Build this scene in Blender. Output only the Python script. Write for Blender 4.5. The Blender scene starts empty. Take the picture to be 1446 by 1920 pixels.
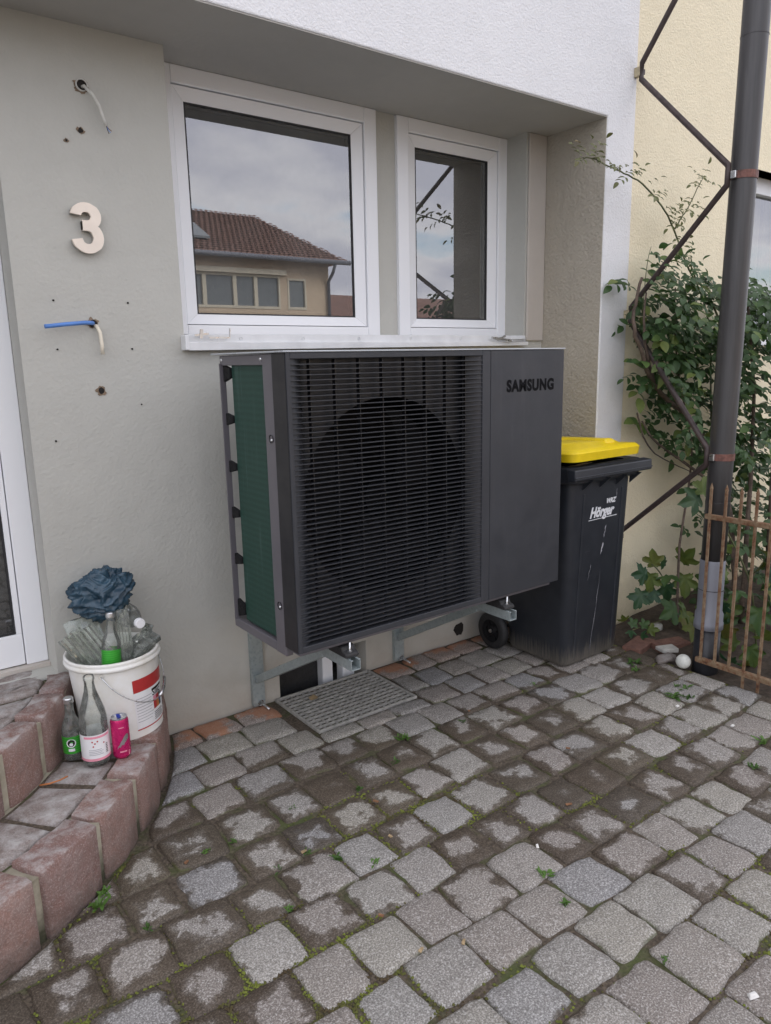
import bpy, bmesh, math, random
from mathutils import Vector, Matrix, noise
sc = bpy.context.scene
R_ = random.Random(7)
# ------------------------------------------------------------------ camera
cam = bpy.data.cameras.new('camera'); camo = bpy.data.objects.new('camera', cam); sc.collection.objects.link(camo)
right = Vector((0.79859, -0.60154, -0.01992)); down = Vector((-0.13670, -0.14904, -0.97934)); fwd = Vector((0.58614, 0.78481, -0.20125))
M = Matrix(((right.x, -down.x, -fwd.x, 0), (right.y, -down.y, -fwd.y, 0), (right.z, -down.z, -fwd.z, 1.55), (0, 0, 0, 1)))
camo.matrix_world = M
cam.sensor_fit = 'VERTICAL'; cam.sensor_height = 24; cam.lens = 24 * 1385 / 1920; cam.clip_end = 2000; cam.clip_start = 0.02
sc.camera = camo
# ------------------------------------------------------------------ world + sun + exposure
SUN = Vector((0.42, 0.70, 0.60)).normalized()
w = bpy.data.worlds.new('World'); sc.world = w; w.use_nodes = True
nt = w.node_tree; nt.nodes.clear(); N = nt.nodes.new; L = nt.links.new
out = N('ShaderNodeOutputWorld'); bg = N('ShaderNodeBackground'); bg.inputs[1].default_value = 0.1; L(bg.outputs[0], out.inputs[0])
sky = N('ShaderNodeTexSky'); sky.sky_type = 'NISHITA'; sky.sun_disc = False
sky.sun_elevation = math.asin(SUN.z); sky.sun_rotation = math.atan2(SUN.x, SUN.y)
tc = N('ShaderNodeTexCoord'); sep = N('ShaderNodeSeparateXYZ'); L(tc.outputs['Generated'], sep.inputs[0])
mx = N('ShaderNodeMath'); mx.operation = 'MAXIMUM'; mx.inputs[1].default_value = 0.0; L(sep.outputs[2], mx.inputs[0])
ad = N('ShaderNodeMath'); ad.operation = 'ADD'; ad.inputs[1].default_value = 0.30; L(mx.outputs[0], ad.inputs[0])
cmb = N('ShaderNodeCombineXYZ')
for i in (0, 1):
    d = N('ShaderNodeMath'); d.operation = 'DIVIDE'; L(sep.outputs[i], d.inputs[0]); L(ad.outputs[0], d.inputs[1]); L(d.outputs[0], cmb.inputs[i])
n1 = N('ShaderNodeTexNoise'); n1.inputs['Scale'].default_value = 1.9; n1.inputs['Detail'].default_value = 6; n1.inputs['Roughness'].default_value = 0.48; L(cmb.outputs[0], n1.inputs['Vector'])
cov = N('ShaderNodeValToRGB'); cov.color_ramp.elements[0].position = 0.36; cov.color_ramp.elements[1].position = 0.46; L(n1.outputs['Fac'], cov.inputs[0])
tone = N('ShaderNodeValToRGB'); L(n1.outputs['Fac'], tone.inputs[0])
e = tone.color_ramp.elements; e[0].position = 0.44; e[0].color = (0.90, 0.88, 0.90, 1); e[1].position = 0.56; e[1].color = (0.62, 0.62, 0.70, 1)
sca = N('ShaderNodeVectorMath'); sca.operation = 'SCALE'; sca.inputs[3].default_value = 12.0; L(tone.outputs[0], sca.inputs[0])
mixw = N('ShaderNodeMix'); mixw.data_type = 'RGBA'; L(cov.outputs[0], mixw.inputs[0]); ss = N('ShaderNodeVectorMath'); ss.operation = 'SCALE'; ss.inputs[3].default_value = 1.8; L(sky.outputs[0], ss.inputs[0]); L(ss.outputs[0], mixw.inputs[6]); L(sca.outputs[0], mixw.inputs[7])
L(mixw.outputs[2], bg.inputs[0])
sl = bpy.data.lights.new('sun', 'SUN'); sl.energy = 1.4; sl.angle = math.radians(35); sl.color = (1, 0.96, 0.9)
so = bpy.data.objects.new('sun', sl); sc.collection.objects.link(so); so.rotation_euler = SUN.to_track_quat('Z', 'Y').to_euler()
vs = sc.view_settings; vs.view_transform = 'Standard'; vs.look = 'None'; vs.exposure = 1.02; vs.gamma = 1
sc.cycles.use_denoising = True
sc.cycles.max_bounces = 10; sc.cycles.transparent_max_bounces = 24

# ------------------------------------------------------------------ material helpers
def c255(r, g, b):
    f = lambda v: ((v / 255) / 12.92 if v / 255 <= 0.04045 else ((v / 255 + 0.055) / 1.055) ** 2.4)
    return (f(r), f(g), f(b), 1)
class MT:
    def __init__(s, name):
        s.m = bpy.data.materials.new(name); s.m.use_nodes = True; s.t = s.m.node_tree; s.b = s.t.nodes['Principled BSDF']; s.o = s.t.nodes['Material Output']
    def n(s, typ, **k):
        x = s.t.nodes.new(typ)
        for a, v in k.items(): setattr(x, a, v)
        return x
    def l(s, a, b): s.t.links.new(a, b)
    def set(s, **k):
        for a, v in k.items():
            s.b.inputs[a.replace('_', ' ')].default_value = v
        return s
    def coord(s, kind='Object'):
        return s.n('ShaderNodeTexCoord').outputs[kind]
    def pos(s):
        return s.n('ShaderNodeNewGeometry').outputs['Position']
    def noise(s, vec, scale, detail=4, rough=0.55, dist=0):
        x = s.n('ShaderNodeTexNoise'); x.inputs['Scale'].default_value = scale; x.inputs['Detail'].default_value = detail; x.inputs['Roughness'].default_value = rough; x.inputs['Distortion'].default_value = dist
        s.l(vec, x.inputs['Vector']); return x.outputs['Fac']
    def ramp(s, fac, *stops, interp='LINEAR'):
        x = s.n('ShaderNodeValToRGB'); x.color_ramp.interpolation = interp; e = x.color_ramp.elements
        while len(e) < len(stops): e.new(0.5)
        for el, (p, c) in zip(e, stops):
            el.position = p; el.color = c if len(c) == 4 else (*c, 1)
        s.l(fac, x.inputs[0]); return x.outputs[0]
    def mix(s, fac, a, b, blend='MIX'):
        x = s.n('ShaderNodeMix', data_type='RGBA', blend_type=blend)
        for v, i in ((fac, 0), (a, 6), (b, 7)):
            if hasattr(v, 'is_linked') or hasattr(v, 'links'): s.l(v, x.inputs[i])
            else: x.inputs[i].default_value = v
        return x.outputs[2]
    def math(s, op, a, b=0.0, clamp=False):
        x = s.n('ShaderNodeMath', operation=op, use_clamp=clamp)
        for v, i in ((a, 0), (b, 1)):
            if hasattr(v, 'links'): s.l(v, x.inputs[i])
            else: x.inputs[i].default_value = v
        return x.outputs[0]
    def bump(s, h, strength=0.3, dist=0.01, prev=None):
        x = s.n('ShaderNodeBump'); x.inputs['Strength'].default_value = strength; x.inputs['Distance'].default_value = dist
        s.l(h, x.inputs['Height'])
        if prev is not None: s.l(prev, x.inputs['Normal'])
        return x.outputs[0]
    def col(s, v): s.l(v, s.b.inputs['Base Color']); return s
    def rgh(s, v): s.l(v, s.b.inputs['Roughness']); return s
    def nrm(s, v): s.l(v, s.b.inputs['Normal']); return s
W1 = (1, 1, 1, 1); K0 = (0, 0, 0, 1)
def simple(name, col, rough=0.5, metal=0.0, var=0.12, vscale=25, bump=0.0, bscale=200, spec=None):
    m = MT(name); p = m.pos(); f = m.noise(p, vscale, 5)
    dk = tuple(v * (1 - var) for v in col[:3]) + (1,); lt = tuple(min(1, v * (1 + var)) for v in col[:3]) + (1,)
    m.col(m.ramp(f, (0.3, dk), (0.7, lt))); m.set(Roughness=rough, Metallic=metal)
    if spec is not None: m.b.inputs['Specular IOR Level'].default_value = spec
    r = m.noise(p, vscale * 2.3, 4); m.rgh(m.ramp(r, (0.3, (rough * .8,) * 3), (0.7, (min(1, rough * 1.2),) * 3)))
    if bump: m.nrm(m.bump(m.noise(p, bscale, 3), bump, 0.003))
    return m.m
def plaster(name, col, grain, gstr, patch=0.08, coarse=0.35, dirt=None):
    m = MT(name); p = m.pos()
    big = m.noise(p, 1.7, 5); mid = m.noise(p, 9, 5, 0.6)
    a = tuple(v * (1 - patch) for v in col[:3]) + (1,); b = tuple(min(1, v * (1 + patch * 0.7)) for v in col[:3]) + (1,)
    c = m.ramp(big, (0.3, a), (0.7, b))
    c = m.mix(m.ramp(mid, (0.42, K0), (0.75, (0.22,) * 3)), c, tuple(v * 0.82 for v in col[:3]) + (1,))
    if dirt:      # splash dirt low on the wall, streaked
        sx = m.n('ShaderNodeSeparateXYZ'); m.l(p, sx.inputs[0])
        zz = m.math('ADD', sx.outputs[2], m.math('MULTIPLY', m.noise(p, 6, 5), 0.35))
        c = m.mix(m.ramp(zz, (0.18, (0.55,) * 3), (0.42, K0)), c, dirt)
    m.col(c); m.set(Roughness=0.88); m.b.inputs['Specular IOR Level'].default_value = 0.2
    g1 = m.noise(p, grain, 4, 0.6); g2 = m.noise(p, grain * 0.22, 3, 0.5); 
    v = m.n('ShaderNodeTexVoronoi'); v.inputs['Scale'].default_value = grain * 0.8; m.l(p, v.inputs['Vector'])
    nb = m.bump(g2, coarse, 0.02); nb = m.bump(g1, gstr, 0.012, nb); nb = m.bump(v.outputs['Distance'], gstr * 0.5, 0.008, nb)
    m.nrm(nb); return m.m

MATS = {}
MATS['wall'] = plaster('grey_plaster', c255(185, 184, 177), 75, 0.2, 0.05, 0.12, (0.32, 0.28, 0.23, 1))
MATS['pier'] = plaster('pier_plaster', c255(188, 181, 173), 60, 0.12, 0.05, 0.2)
MATS['soffit'] = plaster('soffit_plaster', c255(180, 177, 171), 60, 0.06, 0.05, 0.1)
MATS['rough'] = plaster('rough_beige_render', c255(174, 167, 154), 75, 0.6, 0.05, 0.3)
MATS['white'] = plaster('white_render', c255(230, 230, 231), 110, 0.34, 0.02, 0.1)
MATS['cream'] = plaster('cream_render', c255(240, 229, 200), 110, 0.45, 0.04, 0.12, (0.4, 0.34, 0.22, 1))
m = MT('white_pvc'); m.set(Base_Color=(0.80, 0.81, 0.83, 1), Roughness=0.35); MATS['pvc'] = m.m
MATS['gasket'] = simple('gasket', (0.02, 0.02, 0.022, 1), 0.6)
MATS['alu'] = simple('painted_sill', (0.7, 0.71, 0.72, 1), 0.35, var=0.08, vscale=12)
MATS['steel'] = simple('bright_steel', (0.62, 0.63, 0.64, 1), 0.3, 1.0, 0.1)
m = MT('galvanised_steel'); p = m.pos(); v = m.n('ShaderNodeTexVoronoi'); v.inputs['Scale'].default_value = 70; m.l(p, v.inputs['Vector'])
m.col(m.mix(m.noise(p, 30, 4), m.ramp(v.outputs['Distance'], (0.1, (0.30, 0.345, 0.345)), (0.6, (0.44, 0.49, 0.49))), (0.3, 0.35, 0.36, 1))); m.set(Metallic=0.45, Roughness=0.4); MATS['galv'] = m.m
m = MT('anthracite_coat'); p = m.pos(); mp = m.n('ShaderNodeMapping'); mp.inputs['Scale'].default_value = (30, 30, 2.5); m.l(p, mp.inputs[0])
c = m.ramp(m.noise(p, 5, 6, 0.65), (0.3, c255(47, 49, 54)), (0.7, c255(54, 56, 61))); c = m.mix(m.ramp(m.noise(mp.outputs[0], 1.0, 4, 0.6), (0.55, K0), (0.8, (0.2,) * 3)), c, c255(80, 81, 84))
vr = m.n('ShaderNodeTexVoronoi'); vr.inputs['Scale'].default_value = 55; m.l(p, vr.inputs['Vector']); c = m.mix(m.ramp(vr.outputs['Distance'], (0.035, (0.5,) * 3), (0.07, K0)), c, c255(105, 105, 105))
m.col(c); m.rgh(m.ramp(m.noise(p, 14, 5), (0.3, (0.38,) * 3), (0.7, (0.55,) * 3))); m.nrm(m.bump(m.noise(p, 900, 2), 0.1, 0.002)); MATS['anthra'] = m.m
MATS['anthra_dark'] = simple('anthracite_dark_plastic', c255(38, 37, 40), 0.4, 0.0, 0.05, 6)
MATS['post'] = simple('grey_coated_steel', c255(104, 101, 106), 0.35, 0.1, 0.06, 5)
MATS['lid_skylit'] = simple('skylit_grey_coat', c255(176, 180, 184), 0.3, 0.1, 0.05, 6)  # sky light on the lid edge, put into the coat colour
MATS['black'] = simple('black_plastic', (0.012, 0.012, 0.013, 1), 0.7, 0, 0.2, spec=0.2)
MATS['rubber'] = simple('black_rubber', (0.02, 0.02, 0.021, 1), 0.62, 0, 0.25, 40, 0.3, 150)
MATS['letter'] = simple('letter_black', (0.006, 0.006, 0.007, 1), 0.7, spec=0.1)
MATS['brass'] = simple('hub_bolt', (0.6, 0.55, 0.35, 1), 0.4, 0.8)
# heat exchanger fins
m = MT('green_fins'); p = m.pos(); wv = m.n('ShaderNodeTexWave'); wv.bands_direction = 'Z'; wv.inputs['Scale'].default_value = 14; wv.inputs['Distortion'].default_value = 0.6; m.l(p, wv.inputs['Vector'])
sxy = m.n('ShaderNodeMapping'); sxy.inputs['Scale'].default_value = (1, 60, 1.2); m.l(p, sxy.inputs[0])
stre = m.noise(sxy.outputs[0], 2.0, 3)
c = m.mix(m.math('MULTIPLY', wv.outputs['Fac'], 0.7), (0.011, 0.047, 0.034, 1), (0.020, 0.070, 0.052, 1))
c = m.mix(m.ramp(stre, (0.58, K0), (0.75, (0.5,) * 3)), c, (0.10, 0.17, 0.155, 1)); m.col(c); m.set(Roughness=0.45)
fw = m.n('ShaderNodeTexWave'); fw.bands_direction = 'Y'; fw.inputs['Scale'].default_value = 120; m.l(p, fw.inputs['Vector']); m.nrm(m.bump(fw.outputs['Fac'], 0.4, 0.002)); MATS['fins'] = m.m
# glass pane: thin clear sheet, mirror-like share by Fresnel
def pane(name, ior, tint, gloss=(0.95, 0.97, 1, 1)):
    m = MT(name); m.t.nodes.remove(m.b)
    tr = m.n('ShaderNodeBsdfTransparent'); tr.inputs[0].default_value = tint
    gl = m.n('ShaderNodeBsdfGlossy'); gl.inputs['Roughness'].default_value = 0.0; gl.inputs[0].default_value = gloss
    fr = m.n('ShaderNodeFresnel'); fr.inputs[0].default_value = ior
    p = m.pos(); b = m.bump(m.noise(p, 1.3, 2), 0.012, 0.02); m.l(b, gl.inputs['Normal'])
    ms = m.n('ShaderNodeMixShader'); m.l(fr.outputs[0], ms.inputs[0]); m.l(tr.outputs[0], ms.inputs[1]); m.l(gl.outputs[0], ms.inputs[2])
    df = m.n('ShaderNodeBsdfDiffuse'); df.inputs[0].default_value = (0.6, 0.6, 0.58, 1); md = m.n('ShaderNodeMixShader'); m.l(m.ramp(m.noise(p, 3.5, 7, 0.7), (0.3, (0.025,) * 3), (0.75, (0.10,) * 3)), md.inputs[0]); m.l(ms.outputs[0], md.inputs[1]); m.l(df.outputs[0], md.inputs[2]); m.l(md.outputs[0], m.o.inputs[0]); return m.m
MATS['pane'] = pane('window_glass', 2.85, (0.6, 0.62, 0.61, 1))
MATS['doorpane'] = pane('door_glass', 1.9, (0.5, 0.5, 0.5, 1))
def thin_glass(name, tint, ior=1.5, rough=0.04, milk=(0.05, 0.22)):
    m = MT(name); m.t.nodes.remove(m.b)
    tr = m.n('ShaderNodeBsdfTransparent'); lw = m.n('ShaderNodeLayerWeight'); lw.inputs[0].default_value = 0.35
    m.l(m.ramp(lw.outputs['Facing'], (0.0, tint), (0.8, tuple(v * 0.93 for v in tint[:3]) + (1,)), (1.0, tuple(v * 0.6 for v in tint[:3]) + (1,))), tr.inputs[0])
    gl = m.n('ShaderNodeBsdfGlossy'); gl.inputs['Roughness'].default_value = rough
    p = m.pos(); m.l(m.bump(m.noise(p, 30, 3), 0.12, 0.01), gl.inputs['Normal'])
    df = m.n('ShaderNodeBsdfDiffuse'); df.inputs[0].default_value = (0.74, 0.76, 0.72, 1)
    fr = m.n('ShaderNodeFresnel'); fr.inputs[0].default_value = ior
    ms = m.n('ShaderNodeMixShader'); m.l(fr.outputs[0], ms.inputs[0]); m.l(tr.outputs[0], ms.inputs[1]); m.l(gl.outputs[0], ms.inputs[2])
    m2 = m.n('ShaderNodeMixShader'); m.l(m.ramp(m.noise(p, 45, 5), (0.42, (milk[0],) * 3), (0.7, (milk[1],) * 3)), m2.inputs[0]); m.l(ms.outputs[0], m2.inputs[1]); m.l(df.outputs[0], m2.inputs[2])
    m.l(m2.outputs[0], m.o.inputs[0]); return m.m
MATS['bottle'] = thin_glass('bottle_glass', (0.97, 0.985, 0.965, 1), 1.5, 0.03, (0.04, 0.2))
MATS['block'] = thin_glass('glass_block', (0.93, 0.96, 0.92, 1), 1.7, 0.04, (0.07, 0.24))
# stones
def stone(name, dry, wet_on=True, kind='paver'):
    m = MT(name); p = m.pos(); oi = m.n('ShaderNodeObjectInfo'); rnd = oi.outputs['Random']
    base = m.mix(1.0, m.ramp(rnd, *dry), (0.94, 0.925, 0.895, 1) if wet_on else (0.92, 0.90, 0.86, 1), 'MULTIPLY')
    sk = 1.0 if wet_on else 0.4
    spk = m.noise(p, 210, 3, 0.7); mid = m.noise(p, 28, 6, 0.65)
    c = m.mix(m.ramp(mid, (0.35, (0.0,) * 3), (0.72, (0.55,) * 3)), base, m.mix(0.5, base, (0.16, 0.14, 0.125, 1)))
    c = m.mix(m.ramp(spk, (0.40, (0.75 * sk,) * 3), (0.52, K0)), c, m.mix(0.75, c, (0.07, 0.065, 0.06, 1)))
    c = m.mix(m.ramp(spk, (0.54, K0), (0.64, (0.65 * sk,) * 3)), c, (0.55, 0.54, 0.52, 1))
    rough = 0.85
    if wet_on:
        at = m.n('ShaderNodeAttribute', attribute_name='edge')
        zone = m.noise(p, 1.0, 2, 0.5); fr = m.noise(p, 11, 7, 0.68, 0.2); r2 = m.math('FRACT', m.math('MULTIPLY', rnd, 17.31))
        # damp value: high at stone edges and inside damp zones of the yard
        dv = m.math('SUBTRACT', 1.0, at.outputs['Fac'])
        dv = m.math('ADD', m.math('MULTIPLY', dv, 0.72), m.math('MULTIPLY', m.math('SUBTRACT', fr, 0.5), 1.9))
        dv = m.math('ADD', dv, m.math('MULTIPLY', m.math('SUBTRACT', zone, 0.5), 2.6)); dv = m.math('ADD', dv, m.math('MULTIPLY', m.math('SUBTRACT', r2, 0.5), 0.85))
        sx = m.n('ShaderNodeSeparateXYZ'); m.l(p, sx.inputs[0])
        shelter = m.ramp(m.math('MULTIPLY', sx.outputs[1], 0.3333), (0.74, K0), (0.88, (1,) * 3))     # dry strip under the overhang
        dv = m.math('SUBTRACT', dv, m.math('MULTIPLY', shelter, 0.9))
        band = m.ramp(m.math('MULTIPLY', sx.outputs[1], 0.3333), (0.25, (.30,) * 3), (0.45, (.45,) * 3), (0.58, (.72,) * 3), (0.72, (.80,) * 3), (0.78, (.5,) * 3))     # damp runs off across the middle of the yard
        dv = m.math('ADD', dv, m.math('SUBTRACT', band, 0.42))
        dv = m.math('SUBTRACT', dv, 0.19)
        wet = m.ramp(dv, (0.40, K0), (0.47, (.75,) * 3), (0.65, W1))
        wetc = m.mix(1.0, c, (0.32, 0.275, 0.225, 1), 'MULTIPLY')
        c = m.mix(wet, c, wetc)
        # moss at the very rim
        mo = m.math('MULTIPLY', m.ramp(at.outputs['Fac'], (0.0, W1), (0.13, K0)), m.ramp(m.noise(p, 9, 4), (0.52, K0), (0.62, W1)))
        c = m.mix(m.math('MULTIPLY', mo, 0.7), c, (0.075, 0.085, 0.022, 1))
        m.rgh(m.ramp(wet, (0, (0.88,) * 3), (1, (0.6,) * 3)))
        if kind == 'rust':
            rs = m.math('ADD', m.math('MULTIPLY', m.math('SUBTRACT', sx.outputs[1], 2.80), 7.0), m.math('MULTIPLY', m.math('SUBTRACT', m.noise(p, 4.5, 5, 0.65), 0.5), 5.5))
            c = m.mix(m.ramp(rs, (0.05, K0), (0.5, (0.8,) * 3)), c, m.mix(m.noise(p, 22, 4), (0.33, 0.115, 0.05, 1), (0.40, 0.22, 0.13, 1)))
    else:
        ch = m.noise(p, 14, 5, 0.7); nz = m.n('ShaderNodeNewGeometry'); sn = m.n('ShaderNodeSeparateXYZ'); m.l(nz.outputs['Normal'], sn.inputs[0])
        chalk = m.math('MULTIPLY', m.ramp(sn.outputs[2], (0.3, (0.12,) * 3), (0.8, (0.95,) * 3)), m.ramp(ch, (0.42, K0), (0.66, W1)))
        c = m.mix(m.math('MULTIPLY', chalk, 0.75), c, (0.5, 0.485, 0.47, 1))
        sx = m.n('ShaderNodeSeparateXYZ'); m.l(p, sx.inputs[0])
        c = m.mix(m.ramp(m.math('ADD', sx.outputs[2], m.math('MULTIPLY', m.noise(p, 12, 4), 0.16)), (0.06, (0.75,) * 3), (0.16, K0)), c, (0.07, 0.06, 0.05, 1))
        m.set(Roughness=0.85)
    m.col(c); m.b.inputs['Specular IOR Level'].default_value = 0.35
    nb = m.bump(mid, 0.45 if wet_on else 0.8, 0.012); nb = m.bump(spk, 0.45, 0.003, nb)
    if not wet_on: nb = m.bump(m.noise(p, 75, 4, 0.7), 0.5, 0.006, nb)
    m.nrm(nb); return m.m
GREY = [(0.0, (0.34, 0.31, 0.28)), (0.2, (0.29, 0.28, 0.27)), (0.4, (0.35, 0.33, 0.285)), (0.52, (0.27, 0.272, 0.285)), (0.6, (0.31, 0.295, 0.275)), (0.75, (0.27, 0.24, 0.22)), (0.9, (0.30, 0.275, 0.25)), (1.0, (0.36, 0.345, 0.32))]
MATS['paver'] = stone('porphyry_paver', GREY)
MATS['paver_rust'] = stone('rust_stained_paver', [(0, (0.34, 0.25, 0.21)), (1, (0.33, 0.29, 0.27))], True, 'rust')
RED = [(0.0, (0.27, 0.155, 0.13)), (0.35, (0.24, 0.145, 0.13)), (0.65, (0.29, 0.18, 0.155)), (1.0, (0.22, 0.13, 0.12))]
MATS['red_stone'] = stone('red_porphyry_block', RED, False)
MATS['tread'] = stone('brown_porphyry_tread', [(0.0, (0.25, 0.205, 0.19)), (0.5, (0.29, 0.245, 0.23)), (1.0, (0.24, 0.20, 0.19))], False)
m = MT('mortar'); p = m.pos(); c = m.ramp(m.noise(p, 18, 5), (0.3, (0.24, 0.215, 0.155)), (0.7, (0.40, 0.37, 0.29)))
sx = m.n('ShaderNodeSeparateXYZ'); m.l(p, sx.inputs[0]); c = m.mix(m.ramp(m.math('ADD', sx.outputs[2], m.math('MULTIPLY', m.noise(p, 15, 4), 0.15)), (0.1, W1), (0.18, K0)), c, (0.05, 0.05, 0.028, 1))
m.col(c); m.set(Roughness=0.95); m.nrm(m.bump(m.noise(p, 120, 4), 0.6, 0.006)); MATS['mortar'] = m.m
m = MT('joint_earth'); p = m.pos(); f = m.noise(p, 6, 5, 0.6); f2 = m.noise(p, 90, 4)
c = m.mix(m.ramp(f2, (0.35, K0), (0.65, W1)), (0.05, 0.038, 0.027, 1), (0.125, 0.098, 0.07, 1)); c = m.mix(m.ramp(f, (0.5, K0), (0.64, (0.9,) * 3)), c, (0.06, 0.075, 0.02, 1))
m.col(c); m.set(Roughness=0.95); m.nrm(m.bump(f2, 0.8, 0.01)); MATS['earth'] = m.m
MATS['asphalt'] = simple('asphalt', (0.06, 0.06, 0.06, 1), 0.9, 0, 0.25, 30, 0.5, 200)
MATS['soil'] = simple('garden_soil', (0.055, 0.04, 0.028, 1), 0.95, 0, 0.45, 25, 0.9, 80)
m = MT('moss'); p = m.pos(); m.col(m.ramp(m.noise(p, 11, 4), (0.38, (0.07, 0.05, 0.025)), (0.5, (0.10, 0.11, 0.022)), (0.66, (0.17, 0.20, 0.03)))); m.set(Roughness=0.95); MATS['moss'] = m.m
# foliage
def leafmat(name, cols, rough=0.45, trans=0.25):
    m = MT(name); oi = m.n('ShaderNodeObjectInfo'); p = m.pos()
    f = m.math('ADD', m.math('MULTIPLY', oi.outputs['Random'], 0.6), m.math('MULTIPLY', m.noise(p, 22, 3), 0.4))
    c = m.ramp(f, *cols); m.col(c); m.set(Roughness=rough)
    tl = m.n('ShaderNodeBsdfTranslucent'); m.l(c, tl.inputs[0]); ms = m.n('ShaderNodeMixShader'); ms.inputs[0].default_value = trans
    m.l(m.b.outputs[0], ms.inputs[1]); m.l(tl.outputs[0], ms.inputs[2]); m.l(ms.outputs[0], m.o.inputs[0]); return m.m
MATS['rose_leaf'] = leafmat('rose_leaf', [(0.12, (0.026, 0.058, 0.02)), (0.36, (0.058, 0.118, 0.034)), (0.58, (0.11, 0.18, 0.045)), (0.9, (0.2, 0.23, 0.06))], 0.5, 0.35)
MATS['young_leaf'] = leafmat('young_rose_leaf', [(0.2, (0.11, 0.10, 0.03)), (0.5, (0.13, 0.15, 0.05)), (0.8, (0.2, 0.11, 0.04))])
MATS['vine_leaf'] = leafmat('vine_leaf', [(0.2, (0.02, 0.065, 0.03)), (0.45, (0.05, 0.10, 0.025)), (0.7, (0.12, 0.16, 0.03)), (0.9, (0.14, 0.10, 0.03))], 0.5)
MATS['weed'] = leafmat('weed_leaf', [(0.2, (0.05, 0.11, 0.02)), (0.8, (0.10, 0.2, 0.035))], 0.55)
MATS['bark'] = simple('rose_bark', (0.10, 0.072, 0.055, 1), 0.85, 0, 0.4, 40, 0.6, 120)
MATS['greenbark'] = simple('green_cane', (0.09, 0.10, 0.04, 1), 0.7, 0, 0.35, 30)
m = MT('rusty_iron'); p = m.pos(); f = m.noise(p, 26, 6, 0.7); f2 = m.noise(p, 5, 3)
c = m.ramp(f, (0.32, (0.06, 0.028, 0.018)), (0.42, (0.17, 0.08, 0.04)), (0.52, (0.22, 0.15, 0.09)), (0.74, (0.31, 0.235, 0.15))); c = m.mix(m.ramp(f2, (0.48, K0), (0.75, (0.5,) * 3)), c, (0.16, 0.075, 0.035, 1))
m.col(c); m.set(Roughness=0.85, Metallic=0.1); m.nrm(m.bump(f, 0.6, 0.004)); MATS['rust'] = m.m
m = MT('weathered_zinc_pipe'); p = m.pos(); mp = m.n('ShaderNodeMapping'); mp.inputs['Scale'].default_value = (14, 14, 0.8); m.l(p, mp.inputs[0]); f = m.noise(mp.outputs[0], 2, 6, 0.65)
c = m.ramp(f, (0.3, (0.043, 0.041, 0.041)), (0.6, (0.068, 0.066, 0.067)), (0.8, (0.11, 0.11, 0.112))); m.col(c); m.set(Roughness=0.42, Metallic=0.25); MATS['pipe'] = m.m
MATS['pipe_grey'] = simple('grey_pvc_pipe', c255(122, 124, 132), 0.45, 0, 0.08, 8)
MATS['pipe_black'] = simple('black_pipe', (0.02, 0.021, 0.025, 1), 0.45, 0, 0.3, 20)
MATS['rod'] = simple('brown_iron_bar', (0.052, 0.036, 0.034, 1), 0.55, 0.2, 0.35, 25, 0.3, 90)
MATS['clamp'] = simple('clamp_rust_paint', (0.15, 0.065, 0.05, 1), 0.6, 0.1, 0.5, 40, 0.4, 120)
MATS['ochre'] = simple('bracket_block', (0.42, 0.36, 0.24, 1), 0.8, 0, 0.2, 40)
# bin
m = MT('dark_bin_plastic'); p = m.pos(); mp = m.n('ShaderNodeMapping'); mp.inputs['Scale'].default_value = (60, 60, 2.2); mp.inputs['Rotation'].default_value = (0, 0.09, 0); m.l(p, mp.inputs[0])
sc1 = m.noise(mp.outputs[0], 1.0, 3, 0.5); c = m.ramp(m.noise(p, 12, 4), (0.3, (0.020, 0.023, 0.030)), (0.7, (0.030, 0.034, 0.042)))
c = m.mix(m.ramp(sc1, (0.73, K0), (0.80, (0.4,) * 3)), c, (0.2, 0.21, 0.23, 1))
sx = m.n('ShaderNodeSeparateXYZ'); m.l(p, sx.inputs[0]); dz = m.math('ADD', sx.outputs[2], m.math('MULTIPLY', m.noise(mp.outputs[0], 1.7, 5, 0.7), 0.30))
c = m.mix(m.ramp(dz, (0.17, (0.75,) * 3), (0.26, K0)), c, (0.16, 0.145, 0.12, 1)); m.col(c); m.set(Roughness=0.42); m.nrm(m.bump(m.noise(p, 260, 3), 0.12, 0.002)); MATS['bin'] = m.m
MATS['yellow'] = simple('yellow_lid', (0.82, 0.60, 0.012, 1), 0.38, 0, 0.09, 14)
MATS['print_white'] = simple('white_print', (0.75, 0.76, 0.78, 1), 0.6, 0, 0.15, 90)
MATS['print_grey'] = simple('grey_print', (0.35, 0.35, 0.38, 1), 0.6)
m = MT('dirty_white_plastic'); p = m.pos(); c = m.ramp(m.noise(p, 9, 6, 0.65), (0.35, (0.80, 0.80, 0.78)), (0.62, (0.74, 0.72, 0.66)), (0.8, (0.55, 0.5, 0.42))); m.col(c); m.set(Roughness=0.4); MATS['bucket'] = m.m
MATS['label_red'] = simple('label_red', (0.42, 0.03, 0.03, 1), 0.4, 0, 0.1)
MATS['label_white'] = simple('label_white', (0.76, 0.76, 0.77, 1), 0.45, 0, 0.03)
MATS['label_pink'] = simple('label_pink', (0.72, 0.28, 0.36, 1), 0.45)
m = MT('green_label'); p = m.pos(); wv = m.n('ShaderNodeTexWave'); wv.bands_direction = 'Z'; wv.inputs['Scale'].default_value = 40; m.l(p, wv.inputs['Vector']); m.col(m.mix(wv.outputs['Fac'], (0.03, 0.30, 0.03, 1), (0.07, 0.45, 0.05, 1))); m.set(Roughness=0.3, Metallic=0.3); MATS['label_green'] = m.m
MATS['can_pink'] = simple('can_magenta', (0.52, 0.015, 0.13, 1), 0.28, 0.35, 0.08)
MATS['can_silver'] = simple('can_silver', (0.6, 0.6, 0.62, 1), 0.3, 0.9, 0.05)
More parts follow.
